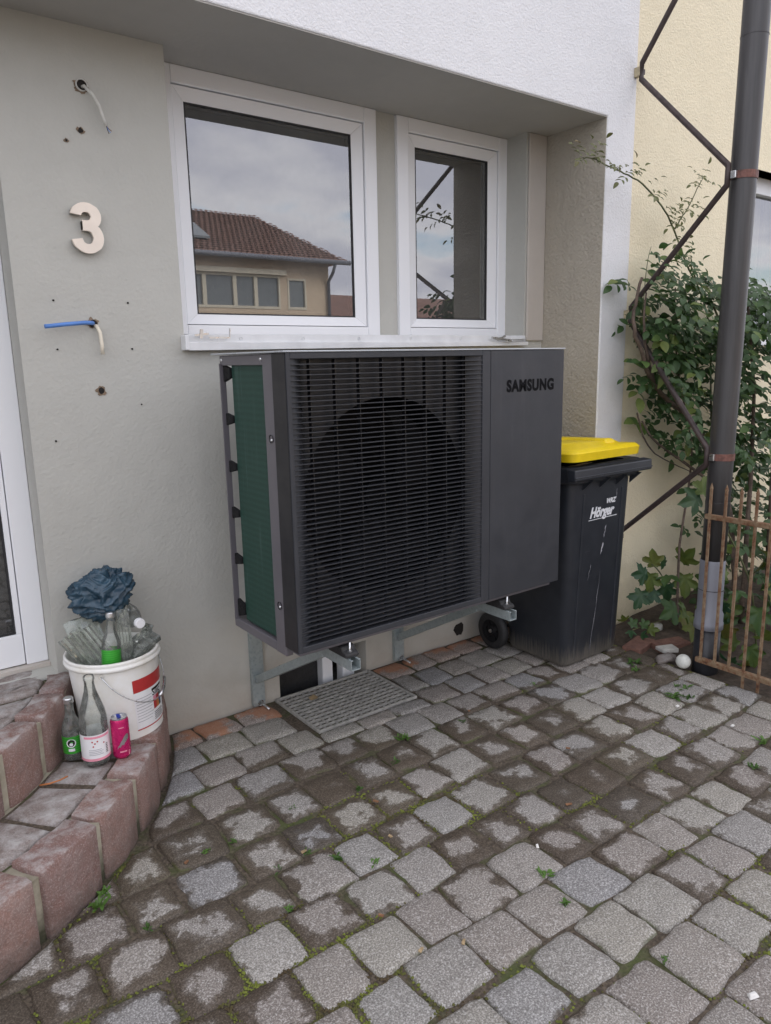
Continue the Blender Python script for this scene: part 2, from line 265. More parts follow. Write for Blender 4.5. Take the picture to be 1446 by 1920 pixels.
MATS['blue'] = simple('cobalt_blue', (0.02, 0.04, 0.28, 1), 0.35)
m = MT('blue_film_bag'); p = m.pos(); m.col(m.ramp(m.noise(p, 20, 5), (0.3, (0.016, 0.04, 0.064)), (0.7, (0.04, 0.085, 0.125)))); m.set(Roughness=0.24); m.nrm(m.bump(m.noise(p, 45, 5, 0.55, 1.5), 0.45, 0.008)); MATS['bag'] = m.m
MATS['orange'] = simple('orange_cord', (0.45, 0.16, 0.05, 1), 0.5)
MATS['cable_blue'] = simple('blue_wire', (0.10, 0.24, 0.60, 1), 0.4)
MATS['cable_cream'] = simple('cream_wire', (0.72, 0.66, 0.54, 1), 0.5)
MATS['cable_grey'] = simple('grey_cable', (0.55, 0.54, 0.5, 1), 0.5)
MATS['number'] = simple('brushed_number', (0.82, 0.73, 0.63, 1), 0.4, 0.1, 0.05, 12)
MATS['number_side'] = simple('number_edge', (0.45, 0.43, 0.4, 1), 0.4, 0.4)
MATS['hole'] = simple('dark_hole', (0.015, 0.012, 0.01, 1), 0.95)
MATS['scar'] = simple('torn_plaster', (0.22, 0.16, 0.11, 1), 0.95, 0, 0.3, 60, 0.8, 150)
m = MT('dusty_grate'); p = m.pos(); m.col(m.ramp(m.noise(p, 35, 5), (0.3, (0.23, 0.225, 0.205)), (0.7, (0.41, 0.395, 0.365)))); m.set(Roughness=0.8); MATS['grate'] = m.m
MATS['room'] = simple('dim_room', (0.16, 0.155, 0.15, 1), 0.9)
MATS['paper'] = simple('paper', (0.6, 0.66, 0.66, 1), 0.8)
MATS['ball'] = simple('chalky_ball', (0.62, 0.63, 0.58, 1), 0.85, 0, 0.12, 60, 0.9, 90)
MATS['brick'] = simple('red_brick', (0.15, 0.075, 0.055, 1), 0.9, 0, 0.3, 30, 0.5, 100)
MATS['slab'] = simple('pale_slab', (0.40, 0.39, 0.36, 1), 0.9, 0, 0.15, 30, 0.5, 100)
MATS['straw'] = simple('straw', (0.34, 0.25, 0.14, 1), 0.8, 0, 0.3)
MATS['dryleaf'] = simple('dry_leaf', (0.2, 0.10, 0.05, 1), 0.8, 0, 0.35)
MATS['chip'] = simple('white_chip', (0.7, 0.69, 0.66, 1), 0.8)
MATS['roof'] = simple('clay_roof_tile', (0.23, 0.125, 0.095, 1), 0.85, 0, 0.25, 4)
MATS['peach'] = plaster('peach_render', (0.78, 0.62, 0.45, 1), 40, 0.3)
MATS['timber'] = simple('cream_timber', (0.8, 0.72, 0.56, 1), 0.6)
MATS['darkglass'] = simple('far_window_glass', (0.20, 0.22, 0.23, 1), 0.15)
MATS['curtain'] = simple('curtain', (0.5, 0.46, 0.36, 1), 0.9)

# ------------------------------------------------------------------ mesh helpers
WL = {}
def W(o): return WL.get(o.name, Vector((0, 0, 0))) if o is not None else Vector((0, 0, 0))
def empty(name, loc, label, cat, group=None):
    o = bpy.data.objects.new(name, None); sc.collection.objects.link(o); o.location = loc; o.empty_display_size = 0.05
    WL[o.name] = Vector(loc); o['label'] = label; o['category'] = cat
    if group: o['group'] = group
    return o
def tag(o, label, cat, group=None):
    o['label'] = label; o['category'] = cat
    if group: o['group'] = group
    return o
def structure(o): o['kind'] = 'structure'; return o
def link(name, me, mat, parent, cw):
    o = bpy.data.objects.new(name, me); sc.collection.objects.link(o)
    if mat is not None and not me.materials: me.materials.append(mat)
    if parent is not None: o.parent = parent
    o.location = cw - W(parent); WL[o.name] = cw; return o
class B:
    def __init__(s): s.v = []; s.f = []; s.a = None
    def add(s, vs, fs):
        k = len(s.v); s.v += [tuple(v) for v in vs]; s.f += [tuple(i + k for i in f) for f in fs]; return s
    def box(s, x0, x1, y0, y1, z0, z1):
        return s.add([(x0, y0, z0), (x1, y0, z0), (x1, y1, z0), (x0, y1, z0), (x0, y0, z1), (x1, y0, z1), (x1, y1, z1), (x0, y1, z1)],
                     [(0, 3, 2, 1), (4, 5, 6, 7), (0, 1, 5, 4), (1, 2, 6, 5), (2, 3, 7, 6), (3, 0, 4, 7)])
    def hexa(s, p):       # 8 points: bottom ring 4, top ring 4
        return s.add(p, [(0, 3, 2, 1), (4, 5, 6, 7), (0, 1, 5, 4), (1, 2, 6, 5), (2, 3, 7, 6), (3, 0, 4, 7)])
    def quad(s, *p): return s.add(p, [tuple(range(len(p)))])
    def bar(s, a, b, wx, wy, up=(0, 0, 1)):   # rectangular bar from a to b
        a = Vector(a); b = Vector(b); d = (b - a).normalized(); u = Vector(up)
        if abs(d.dot(u)) > 0.98: u = Vector((0, 1, 0))
        s1 = d.cross(u).normalized() * wx / 2; s2 = s1.cross(d).normalized() * wy / 2
        return s.hexa([a - s1 - s2, a + s1 - s2, a + s1 + s2, a - s1 + s2, b - s1 - s2, b + s1 - s2, b + s1 + s2, b - s1 + s2])
    def tube(s, pts, r, n=8, cap=True):
        pts = [Vector(p) for p in pts]; rs = r if isinstance(r, (list, tuple)) else [r] * len(pts); k0 = len(s.v); u = None
        for i, p in enumerate(pts):
            d = (pts[min(i + 1, len(pts) - 1)] - pts[max(i - 1, 0)]).normalized()
            if u is None: u = d.orthogonal().normalized()
            u = (u - d * u.dot(d)).normalized(); w_ = d.cross(u)
            for j in range(n):
                t = 2 * math.pi * j / n; s.v.append(tuple(p + (u * math.cos(t) + w_ * math.sin(t)) * rs[i]))
        for i in range(len(pts) - 1):
            for j in range(n):
                a = k0 + i * n + j; b = k0 + i * n + (j + 1) % n; s.f.append((a, b, b + n, a + n))
        if cap:
            s.f.append(tuple(k0 + j for j in reversed(range(n)))); e = k0 + (len(pts) - 1) * n; s.f.append(tuple(e + j for j in range(n)))
        return s
    def lathe(s, prof, n=32, c=(0, 0, 0), mat3=None, sx=1, sy=1, closed=False):
        k0 = len(s.v); c = Vector(c)
        for r, z in prof:
            for j in range(n):
                t = 2 * math.pi * j / n; p = Vector((r * math.cos(t) * sx, r * math.sin(t) * sy, z))
                if mat3 is not None: p = mat3 @ p
                s.v.append(tuple(p + c))
        for i in range(len(prof) - 1):
            for j in range(n):
                a = k0 + i * n + j; b = k0 + i * n + (j + 1) % n; s.f.append((a, b, b + n, a + n))
        return s
    def cap(s, prof_i, n, flip=False): 
        r = range(prof_i * n, prof_i * n + n); s.f.append(tuple(reversed(r)) if flip else tuple(r)); return s
    def prism(s, poly, fn, d0, d1):     # poly: list of 2D, fn(u,v,d)->3D
        n = len(poly); vs = [fn(u, v, d0) for u, v in poly] + [fn(u, v, d1) for u, v in poly]
        return s.add(vs, [tuple(range(n)), tuple(reversed(range(n, 2 * n)))] + [(i + n, (i + 1) % n + n, (i + 1) % n, i) for i in range(n)])
    def build(s, name, mat, parent=None, smooth=False, bevel=0, seg=2, origin=None, fixn=True):
        if isinstance(mat, str): mat = MATS[mat]
        vs = [Vector(v) for v in s.v]
        mn = Vector((min(v.x for v in vs), min(v.y for v in vs), min(v.z for v in vs))); mxx = Vector((max(v.x for v in vs), max(v.y for v in vs), max(v.z for v in vs)))
        cw = Vector(origin) if origin is not None else (mn + mxx) / 2
        me = bpy.data.meshes.new(name); me.from_pydata([v - cw for v in vs], [], s.f); me.update()
        if fixn:
            bm = bmesh.new(); bm.from_mesh(me); bmesh.ops.recalc_face_normals(bm, faces=bm.faces); bm.to_mesh(me); bm.free()
        if smooth: me.polygons.foreach_set('use_smooth', [True] * len(me.polygons))
        o = link(name, me, mat, parent, cw)
        if bevel:
            b = o.modifiers.new('bevel', 'BEVEL'); b.width = bevel; b.segments = seg; b.limit_method = 'ANGLE'; b.angle_limit = math.radians(35); b.harden_normals = False
        return o
def autosmooth(o, ang=40):
    me = o.data; bm = bmesh.new(); bm.from_mesh(me)
    for e in bm.edges:
        if len(e.link_faces) == 2 and e.calc_face_angle(0) > math.radians(ang): e.smooth = False
    for f in bm.faces: f.smooth = True
    bm.to_mesh(me); bm.free(); return o
def text(name, body, size, mat, parent, origin, rot, extrude=0.0008, offset=0.0, shear=0.0, sx=1.0, align='LEFT', spacing=1.0):
    cu = bpy.data.curves.new(name, 'FONT'); cu.body = body; cu.size = size; cu.extrude = extrude; cu.offset = offset; cu.shear = shear; cu.align_x = align; cu.space_character = spacing; cu.resolution_u = 4
    o = bpy.data.objects.new(name, cu); sc.collection.objects.link(o)
    dg = bpy.context.evaluated_depsgraph_get(); dg.update(); me = bpy.data.meshes.new_from_object(o.evaluated_get(dg)); bpy.data.objects.remove(o); bpy.data.curves.remove(cu)
    me.transform(Matrix.Diagonal((sx, 1, 1, 1))); me.transform(rot.to_4x4()); me.materials.clear()
    return link(name, me, MATS[mat] if isinstance(mat, str) else mat, parent, Vector(origin))
RX90 = Matrix.Rotation(math.radians(90), 3, 'X')
def wall_holes(x0, x1, z0, z1, holes, y0, y1):
    """wall slab between planes y0 (front) and y1 with rectangular holes (hx0,hx1,hz0,hz1)"""
    b = B(); xs = sorted({x0, x1, *[h[0] for h in holes], *[h[1] for h in holes]}); zs = sorted({z0, z1, *[h[2] for h in holes], *[h[3] for h in holes]})
    inh = lambda x, z: any(h[0] < x < h[1] and h[2] < z < h[3] for h in holes)
    for i in range(len(xs) - 1):
        for j in range(len(zs) - 1):
            a, c, d, e_ = xs[i], xs[i + 1], zs[j], zs[j + 1]
            if inh((a + c) / 2, (d + e_) / 2): continue
            b.quad((a, y0, d), (c, y0, d), (c, y0, e_), (a, y0, e_)); b.quad((a, y1, d), (a, y1, e_), (c, y1, e_), (c, y1, d))
    top = any(h[3] >= z1 for h in holes); bot = any(h[2] <= z0 for h in holes)
    for k, h in enumerate(holes + [(x0, x1, z0, z1)]):
        a, c, d, e_ = h; outer = k == len(holes)
        b.quad((a, y0, d), (a, y1, d), (a, y1, e_), (a, y0, e_)); b.quad((c, y0, d), (c, y0, e_), (c, y1, e_), (c, y1, d))
        if (outer and not top) or (not outer and e_ < z1): b.quad((a, y0, e_), (a, y1, e_), (c, y1, e_), (c, y0, e_))
        if (outer and not bot) or (not outer and d > z0): b.quad((a, y0, d), (c, y0, d), (c, y1, d), (a, y1, d))
    return b

# ------------------------------------------------------------------ the setting: ground, street, soil
structure(B().quad((-300, -300, -0.08), (300, -300, -0.08), (300, 300, -0.08), (-300, 300, -0.08)).build('ground', 'asphalt'))
paving = structure(B().quad((-3.5, -2.2, -0.009), (3.29, -2.2, -0.009), (3.29, 2.905, -0.009), (-3.5, 2.905, -0.009)).build('paving', 'earth'))
# garden bed: uneven soil sheet
bb = B(); nx, ny = 30, 40
def soil_z(x, y): return -0.02 + 0.03 * noise.noise(Vector((x * 4, y * 4, 0))) + 0.02 * noise.noise(Vector((x * 11, y * 11, 3))) + 0.05 * max(0, min(1, (x - 3.35) / 0.5))
for j in range(ny + 1):
    for i in range(nx + 1):
        x = 3.27 + 2.6 * i / nx; y = -1.2 + 3.7 * j / ny; bb.v.append((x, y, soil_z(x, y)))
for j in range(ny):
    for i in range(nx):
        a = j * (nx + 1) + i; bb.f.append((a, a + 1, a + nx + 2, a + nx + 1))
structure(bb.build('garden_soil', 'soil', smooth=True))

# ------------------------------------------------------------------ the house
house = empty('row_house', (1.2, 2.9, 0), 'grey plastered house front with recessed window band under a white rendered upper wall', 'house')
ZS = 2.717
WN1 = (1.192, 2.271, 1.672, 2.712); WN2 = (2.396, 3.166, 1.672, 2.712)
wall_holes(-3.2, 3.3025, -0.3, 2.7125, [(1.184, 3.156, 1.625, 2.7125), (-0.75, 0.578, 0.385, 2.45), (1.53, 2.03, -0.3, 0.16)], 2.908, 3.07).build('entrance_wall', 'wall', house)
wall_holes(0.95, 3.5, 1.3, 2.7125, [WN1, WN2], 3.072, 3.27).build('window_wall', 'wall', house)
B().prism([(-3.2, ZS), (3.306, ZS), (3.306, -0.3), (3.53, -0.3), (3.53, 6.6), (-3.2, 6.6)], lambda u, v, d: (u, d, v), 2.51, 3.4).build('upper_wall', 'white', house, bevel=0.006)
B().box(-3.2, 3.303, 2.515, 3.072, 2.7128, 2.7165).build('soffit', 'soffit', house)
B().box(3.303, 3.3055, 2.516, 3.0, -0.3, 2.7125).build('pillar_reveal', 'rough', house)
B().box(3.166, 3.302, 2.896, 2.907, 1.64, 2.7124).build('pier_facing', 'pier', house, bevel=0.012, seg=3)
r = B().box(0.96, 3.49, 3.28, 5.6, 0.5, 2.7).build('room_shell', 'room', house)
def window(x0, x1, z0, z1, yf, left_in=0.0, parent=None):
    wd = B().box(x0, x0 + 0.072, yf, yf + 0.07, z0, z1).box(x1 - 0.072, x1, yf, yf + 0.07, z0, z1).box(x0 + 0.0721, x1 - 0.0721, yf, yf + 0.07, z1 - 0.068, z1).box(x0 + 0.0721, x1 - 0.0721, yf, yf + 0.07, z0, z0 + 0.04).build('window', 'pvc', parent, bevel=0.004)
    a0, a1, b0, b1 = x0 + 0.0722, x1 - 0.0722, z0 + 0.0402, z1 - 0.0682
    s = B(); g0, g1, h0, h1 = a0 + 0.056, a1 - 0.062, b0 + 0.046, b1 - 0.056; ys = yf + 0.010
    def mitre(u0, u1, w0, w1, y0, y1, t):   # mitred sash ring with a sloped inner lip
        o4 = [(u0, w0), (u1, w0), (u1, w1), (u0, w1)]; i4 = t
        for k in range(4):
            o1, o2 = o4[k], o4[(k + 1) % 4]; i1, i2 = i4[k], i4[(k + 1) % 4]
            s.hexa([(o1[0], y0, o1[1]), (o2[0], y0, o2[1]), (o2[0], y1, o2[1]), (o1[0], y1, o1[1]), (i1[0], y0 + 0.012, i1[1]), (i2[0], y0 + 0.012, i2[1]), (i2[0], y1, i2[1]), (i1[0], y1, i1[1])])
    mitre(a0 + 0.003, a1 - 0.003, b0 + 0.003, b1 - 0.003, ys, ys + 0.05, [(g0, h0), (g1, h0), (g1, h1), (g0, h1)])
    sash = s.build('sash', 'pvc', wd, bevel=0.002)
    gk = B(); t = 0.006
    gk.box(g0, g0 + t, ys + 0.0135, ys + 0.03, h0, h1).box(g1 - t, g1, ys + 0.0135, ys + 0.03, h0, h1).box(g0 + t, g1 - t, ys + 0.0135, ys + 0.03, h1 - t, h1).box(g0 + t, g1 - t, ys + 0.0135, ys + 0.03, h0, h0 + t)
    gk.build('gasket', 'gasket', wd)
    B().quad((g0 + t, ys + 0.02, h0 + t), (g1 - t, ys + 0.02, h0 + t), (g1 - t, ys + 0.02, h1 - t), (g0 + t, ys + 0.02, h1 - t)).build('pane', 'pane', wd)
    sp = B(); yy = ys + 0.032
    for (u0, u1, w0, w1) in ((g0, g0 + 0.016, h0, h1), (g1 - 0.016, g1, h0, h1), (g0 + .016, g1 - .016, h1 - 0.016, h1), (g0 + .016, g1 - .016, h0, h0 + 0.016)): sp.box(u0, u1, yy, yy + 0.01, w0, w1)
    sp.build('spacer_bar', 'gasket', wd)
    return wd
window(*WN1, 3.052, parent=house); window(*WN2, 3.052, parent=house)
# metal window sill
sl_ = B().add([(1.186, 2.868, 1.603), (3.15, 2.868, 1.615), (3.15, 2.868, 1.634), (1.186, 2.868, 1.636), (1.186, 2.874, 1.603), (3.15, 2.874, 1.615), (3.15, 2.874, 1.634), (1.186, 2.874, 1.636)], [(0, 1, 2, 3), (0, 4, 5, 1), (1, 5, 6, 2), (4, 7, 6, 5), (3, 0, 4, 7), (2, 6, 7, 3)])
sl_.box(1.186, 3.15, 2.8745, 3.05, 1.630, 1.6345)
sl_.box(1.192, 3.145, 2.884, 2.890, 1.6347, 1.668)
sill = sl_.build('window_sill', 'alu', house, bevel=0.0015)
B().box(1.170, 1.186, 2.862, 3.0, 1.604, 1.664).build('end_cap', 'alu', sill, bevel=0.004)
for x in (1.42, 1.72, 2.02, 2.33, 2.66):
    B().lathe([(0.0001, -0.004), (0.005, -0.003), (0.0065, 0.0), (0.0065, 0.002)], 12, (x, 2.884, 1.650), RX90).build('screw', 'steel', sill, smooth=True)
B().bar((1.21, 2.862, 1.662), (1.27, 2.862, 1.668), 0.004, 0.008).bar((1.27, 2.862, 1.653), (1.36, 2.862, 1.653), 0.003, 0.006).bar((1.36, 2.862, 1.650), (1.363, 2.862, 1.69), 0.003, 0.006).bar((1.235, 2.86, 1.650), (1.24, 2.86, 1.685), 0.012, 0.006).build('bracket_clip', 'steel', sill)
B().bar((2.86, 2.86, 1.655), (3.0, 2.856, 1.640), 0.012, 0.012).bar((2.9, 2.858, 1.645), (2.96, 2.858, 1.665), 0.004, 0.01).bar((3.0, 2.856, 1.645), (3.13, 2.87, 1.648), 0.02, 0.004).build('bracket_clip', 'steel', sill)
# door (white glazed leaf in the reveal)
door = B().box(0.497, 0.577, 3.045, 3.105, 0.402, 2.45).box(-0.75, -0.67, 3.045, 3.105, 0.402, 2.45).box(-0.6699, 0.4969, 3.045, 3.105, 2.37, 2.45).build('door', 'pvc', house, bevel=0.003)
B().box(-0.665, 0.494, 3.052, 3.10, 0.405, 0.53).box(0.474, 0.494, 3.052, 3.10, 0.5301, 2.365).box(-0.665, -0.585, 3.052, 3.10, 0.5301, 2.365).box(-0.585, 0.474, 3.052, 3.10, 2.26, 2.365).build('door_leaf', 'pvc', door, bevel=0.003)
B().box(0.467, 0.4738, 3.062, 3.07, 0.5302, 2.26).box(-0.585, 0.467, 3.062, 3.07, 0.5302, 0.537).build('gasket', 'gasket', door)
B().quad((-0.585, 3.071, 0.53), (0.473, 3.071, 0.53), (0.473, 3.071, 2.26), (-0.585, 3.071, 2.26)).build('pane', 'doorpane', door)
B().box(-0.75, 0.577, 3.02, 3.11, 0.386, 0.4005).build('threshold', 'pier', house)
B().box(-0.9, 0.7, 3.2, 5, 0.39, 2.6).build('hall_shell', 'room', house)
# cellar window below the wall bracket
B().box(1.5, 2.06, 3.2, 3.22, -0.5, 0.2).build('cellar_recess', 'hole', house)
B().box(1.80, 1.86, 2.96, 3.02, -0.3, 0.158).box(1.92, 1.99, 2.96, 3.02, -0.3, 0.158).box(1.545, 1.80, 3.0, 3.02, 0.13, 0.158).build('cellar_window', 'pvc', house, bevel=0.004)
B().quad((1.545, 3.01, -0.3), (1.80, 3.01, -0.3), (1.80, 3.01, 0.13), (1.545, 3.01, 0.13)).build('cellar_pane', 'rubber', house)
# holes and scars in the wall
def hole(x, z, r, scar=None, name='wall_hole'):
    pts = [(x + r * math.cos(t * math.pi / 6) * R_.uniform(.8, 1.2), z + r * math.sin(t * math.pi / 6) * R_.uniform(.8, 1.2)) for t in range(12)]
    if scar:
        p2 = [(x + scar * 1.15 * math.cos(t * math.pi / 7) * R_.uniform(.6, 1.25), z + scar * math.sin(t * math.pi / 7) * R_.uniform(.6, 1.2)) for t in range(14)]
        p2 = [((p2[k // 3][0] * (3 - k % 3) + p2[(k // 3 + 1) % 14][0] * (k % 3)) / 3 + R_.uniform(-.1, .1) * scar, (p2[k // 3][1] * (3 - k % 3) + p2[(k // 3 + 1) % 14][1] * (k % 3)) / 3 + R_.uniform(-.1, .1) * scar) for k in range(42)]
        B().prism(p2, lambda u, v, d: (u, d, v), 2.9055, 2.9079).build('plaster_scar', 'scar', house)
    B().prism(pts, lambda u, v, d: (u, d, v), 2.9045, 2.9078).build(name, 'hole', house)
hole(0.873, 2.518, 0.018, 0.026); hole(0.856, 2.369, 0.009, 0.012); hole(0.836, 1.704, 0.014, 0.021); hole(0.842, 1.458, 0.012, 0.018)
for x, z in ((0.705, 1.784), (0.971, 1.782), (0.701, 1.612), (0.972, 1.612), (0.662, 1.282)): hole(x, z, 0.0036)
hole(0.804, 2.329, 0.004, 0.008); hole(0.99, 1.40, 0.003)
hole(2.667, 0.066, 0.036)
B().lathe([(0.017, -0.004), (0.021, -0.004), (0.021, 0.004), (0.017, 0.004)], 20, (0.873, 2.903, 2.518), RX90).build('conduit_ring', 'cable_grey', house, smooth=True)
B().tube([(0.873, 2.93, 2.516), (0.878, 2.89, 2.512), (0.90, 2.875, 2.485), (0.918, 2.872, 2.45), (0.930, 2.872, 2.41), (0.938, 2.874, 2.388)], 0.006, 10).build('cable', 'cable_grey', house, smooth=True)
for dx, dz, mt in ((0.012, -0.022, 'cable_blue'), (0.006, -0.026, 'gasket'), (0.016, -0.016, 'dryleaf')):
    B().tube([(0.938, 2.874, 2.389), (0.938 + dx * .5, 2.872, 2.389 + dz * .6), (0.938 + dx, 2.870, 2.389 + dz)], 0.0014, 5).build('wire', mt, house)
B().tube([(0.842, 2.93, 1.706), (0.83, 2.895, 1.706), (0.80, 2.874, 1.706), (0.73, 2.864, 1.699), (0.655, 2.858, 1.690)], 0.0075, 10).build('wire', 'cable_blue', house, smooth=True)
B().tube([(0.840, 2.93, 1.70), (0.844, 2.895, 1.695), (0.851, 2.885, 1.672), (0.853, 2.883, 1.63), (0.853, 2.882, 1.592)], 0.0068, 10).build('wire', 'cable_cream', house, smooth=True)
# house number
def numeral3(y0, y1, grow):
    b = B(); x0, z0 = .839, 1.949; w_ = .0185 + grow; cl = []
    for k in range(21): t = math.radians(172 - k * (172 + 90) / 20); cl.append((.0375 * math.cos(t), .128 + .0305 * math.sin(t), math.cos(t), math.sin(t)))
    cl.append((-.016, .0975, 0, -1)); up = cl; lo_ = [(-.016, .0945, 0, 1)]
    for k in range(21): t = math.radians(90 - k * (90 + 170) / 20); lo_.append((.0410 * math.cos(t), .0555 + .039 * math.sin(t), math.cos(t), math.sin(t)))
    for si, st in enumerate((up, lo_)):
        k0 = len(b.v); ys_ = -.0006 * si
        for (u, v, nx_, nz) in st:
            tp = w_ * (1.06 if abs(nx_) > .7 else .96)
            for sg, yy in ((1, y0 + ys_), (-1, y0 + ys_), (-1, y1 + ys_), (1, y1 + ys_)): b.v.append((x0 + .93 * (u + nx_ * tp * sg), yy, z0 + v + nz * tp * .92 * sg))
        n = len(st)
        for i in range(n - 1):
            for j in range(4): b.f.append((k0 + 4 * i + j, k0 + 4 * i + (j + 1) % 4, k0 + 4 * i + 4 + (j + 1) % 4, k0 + 4 * i + 4 + j))
        b.f += [tuple(k0 + j for j in range(4)), tuple(k0 + 4 * (n - 1) + j for j in range(4))]
    return b
num = numeral3(2.8795, 2.8905, 0).build('house_number', 'number', None); tag(num, 'raised pale metal numeral 3 mounted on the grey wall', 'house number')
numeral3(2.891, 2.9045, -.001).build('numeral_edge', 'number_side', num)
# things on the inner sill
ins = B().box(1.15, 3.2, 3.29, 3.5, 1.66, 1.69).build('inner_sill', 'pvc', house)
m = MT('lit_tube'); m.set(Base_Color=(0.8, 0.85, 0.85, 1), Emission_Color=(0.8, 0.97, 1.0, 1), Emission_Strength=0.9); MATS['tube'] = m.m
t_ = B().box(1.40, 1.93, 3.36, 3.40, 1.875, 1.90).box(1.45, 1.46, 3.37, 3.39, 1.69, 1.875).box(1.88, 1.89, 3.37, 3.39, 1.69, 1.875).build('bar_lamp', 'tube'); tag(t_, 'long pale lit bar lamp on two posts behind the large window', 'lamp')
t_ = B().hexa([(1.48, 3.30, 1.692), (1.73, 3.30, 1.692), (1.73, 3.303, 1.692), (1.48, 3.303, 1.692), (1.48, 3.34, 1.83), (1.73, 3.34, 1.83), (1.73, 3.343, 1.83), (1.48, 3.343, 1.83)]).build('printed_card', 'paper'); tag(t_, 'pale printed card leaning inside the large window', 'card')
bq = B()
for k, z in enumerate((0.25, 0.38, 0.72)): bq.add([(1.50, 3.2985 + .04 * z, 1.692 + .138 * z - .008), (1.60 - .02 * k, 3.2985 + .04 * z, 1.692 + .138 * z - .008), (1.60 - .02 * k, 3.3005 + .04 * z, 1.692 + .138 * z + .004), (1.50, 3.3005 + .04 * z, 1.692 + .138 * z + .004)], [(0, 1, 2, 3)])
bq.build('print_lines', 'hole', t_)
B().prism([(1.66 + .03 * math.cos(a * .5236), 1.74 + .03 * math.sin(a * .5236)) for a in range(12)], lambda u, v, d: (u, d + (v - 1.692) * .29, v), 3.297, 3.2995).build('red_emblem', 'label_red', t_)
t_ = B().lathe([(0.001, 0), (0.04, 0), (0.045, 0.03), (0.03, 0.07), (0.028, 0.09), (0.055, 0.13), (0.045, 0.15), (0.001, 0.15)], 14, (1.5, 3.42, 1.692)).build('green_toy', 'label_green', smooth=True); tag(t_, 'bright green small figure behind the large window', 'toy')
t_ = B().box(2.82, 3.1, 3.36, 3.44, 1.692, 1.84).build('storage_box', 'timber', bevel=.004); tag(t_, 'tan box standing inside the small window', 'box'); B().box(2.815, 3.105, 3.355, 3.445, 1.8, 1.845).build('box_lid', 'timber', t_)

# ------------------------------------------------------------------ neighbour house
nb_ = empty('neighbour_house', (5, 2.6, 0), 'cream rendered neighbouring house wall behind the drainpipe', 'house')
NW = (4.73, 6.3, 1.64, 2.66)
wall_holes(3.5305, 9.5, -0.3, 6.6, [NW], 2.514, 2.85).build('wall', 'cream', nb_)
x0, x1, z0, z1 = NW
nw = B().box(x0, x0 + .085, 2.62, 2.70, z0, z1).box(x1 - .085, x1, 2.62, 2.70, z0, z1).box(x0 + .0851, x1 - .0851, 2.62, 2.70, z1 - .10, z1).box(x0 + .0851, x1 - .0851, 2.62, 2.70, z0, z0 + .08).box(5.5, 5.58, 2.62, 2.70, z0 + .0801, z1 - .1001).build('window', 'pvc', nb_, bevel=.004)
for pa, pb in ((x0 + .08, 5.505), (5.575, x1 - .08)): B().quad((pa, 2.66, z0 + .07), (pb, 2.66, z0 + .07), (pb, 2.66, z1 - .09), (pa, 2.66, z1 - .09)).build('pane', 'pane', nw)
B().box(x0 - .04, x1 + .04, 2.47, 2.64, z0 - .045, z0 - .002).build('window_sill', 'pvc', nb_, bevel=.004)
bc = B()
for i in range(14): bc.box(4.85 + i * .1, 4.93 + i * .1, 2.78 + .02 * (i % 2), 2.79 + .02 * (i % 2), .1 + z0, 2.6)
bc.build('curtain', 'curtain', nw)
B().box(x0 - .05, x1 + .05, 2.515, 2.62, z1, z1 + .08).build('shutter_box', 'rough', nb_)
B().box(4.6, 6.4, 2.852, 4.5, .4, 2.7).build('room_shell', 'room', nb_)

# ------------------------------------------------------------------ house across the street (seen mirrored in the panes)
ac = empty('house_across_street', (9, -14, 0), 'peach house with red tiled hip roof mirrored in the large window', 'house')
Y = -13.9
wall_holes(2.0, 12.97, -0.1, 4.5, [(8.5, 11.25, 3.1, 4.05), (11.5, 12.15, 3.1, 4.0), (3, 5, 3.1, 4.05)], Y, Y - .3).build('wall', 'peach', ac)
B().box(2.0, 12.97, Y - 7, Y - .31, -0.1, 4.5).build('wall_core', 'peach', ac)
EZ = 4.5; ex, ey0, ey1 = 13.4, Y + .45, Y - 7.4
rf = B().add([(1.5, ey0, EZ), (ex, ey0, EZ), (12.3, (ey0 + ey1) / 2 - .0, 6.35), (3.2, (ey0 + ey1) / 2, 6.35), (1.5, ey1, EZ), (ex, ey1, EZ)], [(0, 1, 2, 3), (1, 5, 2), (5, 4, 3, 2), (4, 0, 3), (0, 4, 5, 1)]).build('roof', 'roof', ac)
ridge = (ey0 + ey1) / 2; nrow = 22
rowb = 0
for k in range(nrow):     # courses of tiles on the side facing the street
    t0 = k / nrow; t1 = (k + 1) / nrow + .01
    xa = 1.5 + (3.2 - 1.5) * t0; xb = ex + (12.3 - ex) * t0; y0_ = ey0 + (ridge - ey0) * t0; z0_ = EZ + 1.85 * t0; y1_ = ey0 + (ridge - ey0) * t1; z1_ = EZ + 1.85 * t1
    bt = B(); nseg = int((xb - xa) / .085)
    for i in range(nseg + 1):
        x = xa + (xb - xa) * i / nseg; h = .03 + .010 * math.cos(i * math.pi)
        bt.v += [(x, y0_, z0_ + .03 + h), (x, y1_, z1_ + h)]
    for i in range(nseg): bt.f.append((2 * i, 2 * i + 2, 2 * i + 3, 2 * i + 1))
    bt.build('tile_course', 'roof', rf)
B().tube([(1.5, ey0 + .06, EZ - .02), (ex + .05, ey0 + .06, EZ - .02)], .07, 8).build('gutter', 'pipe_grey', ac, smooth=True)
B().tube([(12.92, ey0 + .04, EZ - .06), (12.92, ey0 - .1, EZ - .3), (12.92, Y + .07, EZ - .55), (12.92, Y + .07, 0)], .05, 8).build('downpipe', 'pipe_grey', ac, smooth=True)
B().box(8.3, 11.4, Y + .01, Y + .16, 4.06, 4.2).build('lintel_board', 'timber', ac)
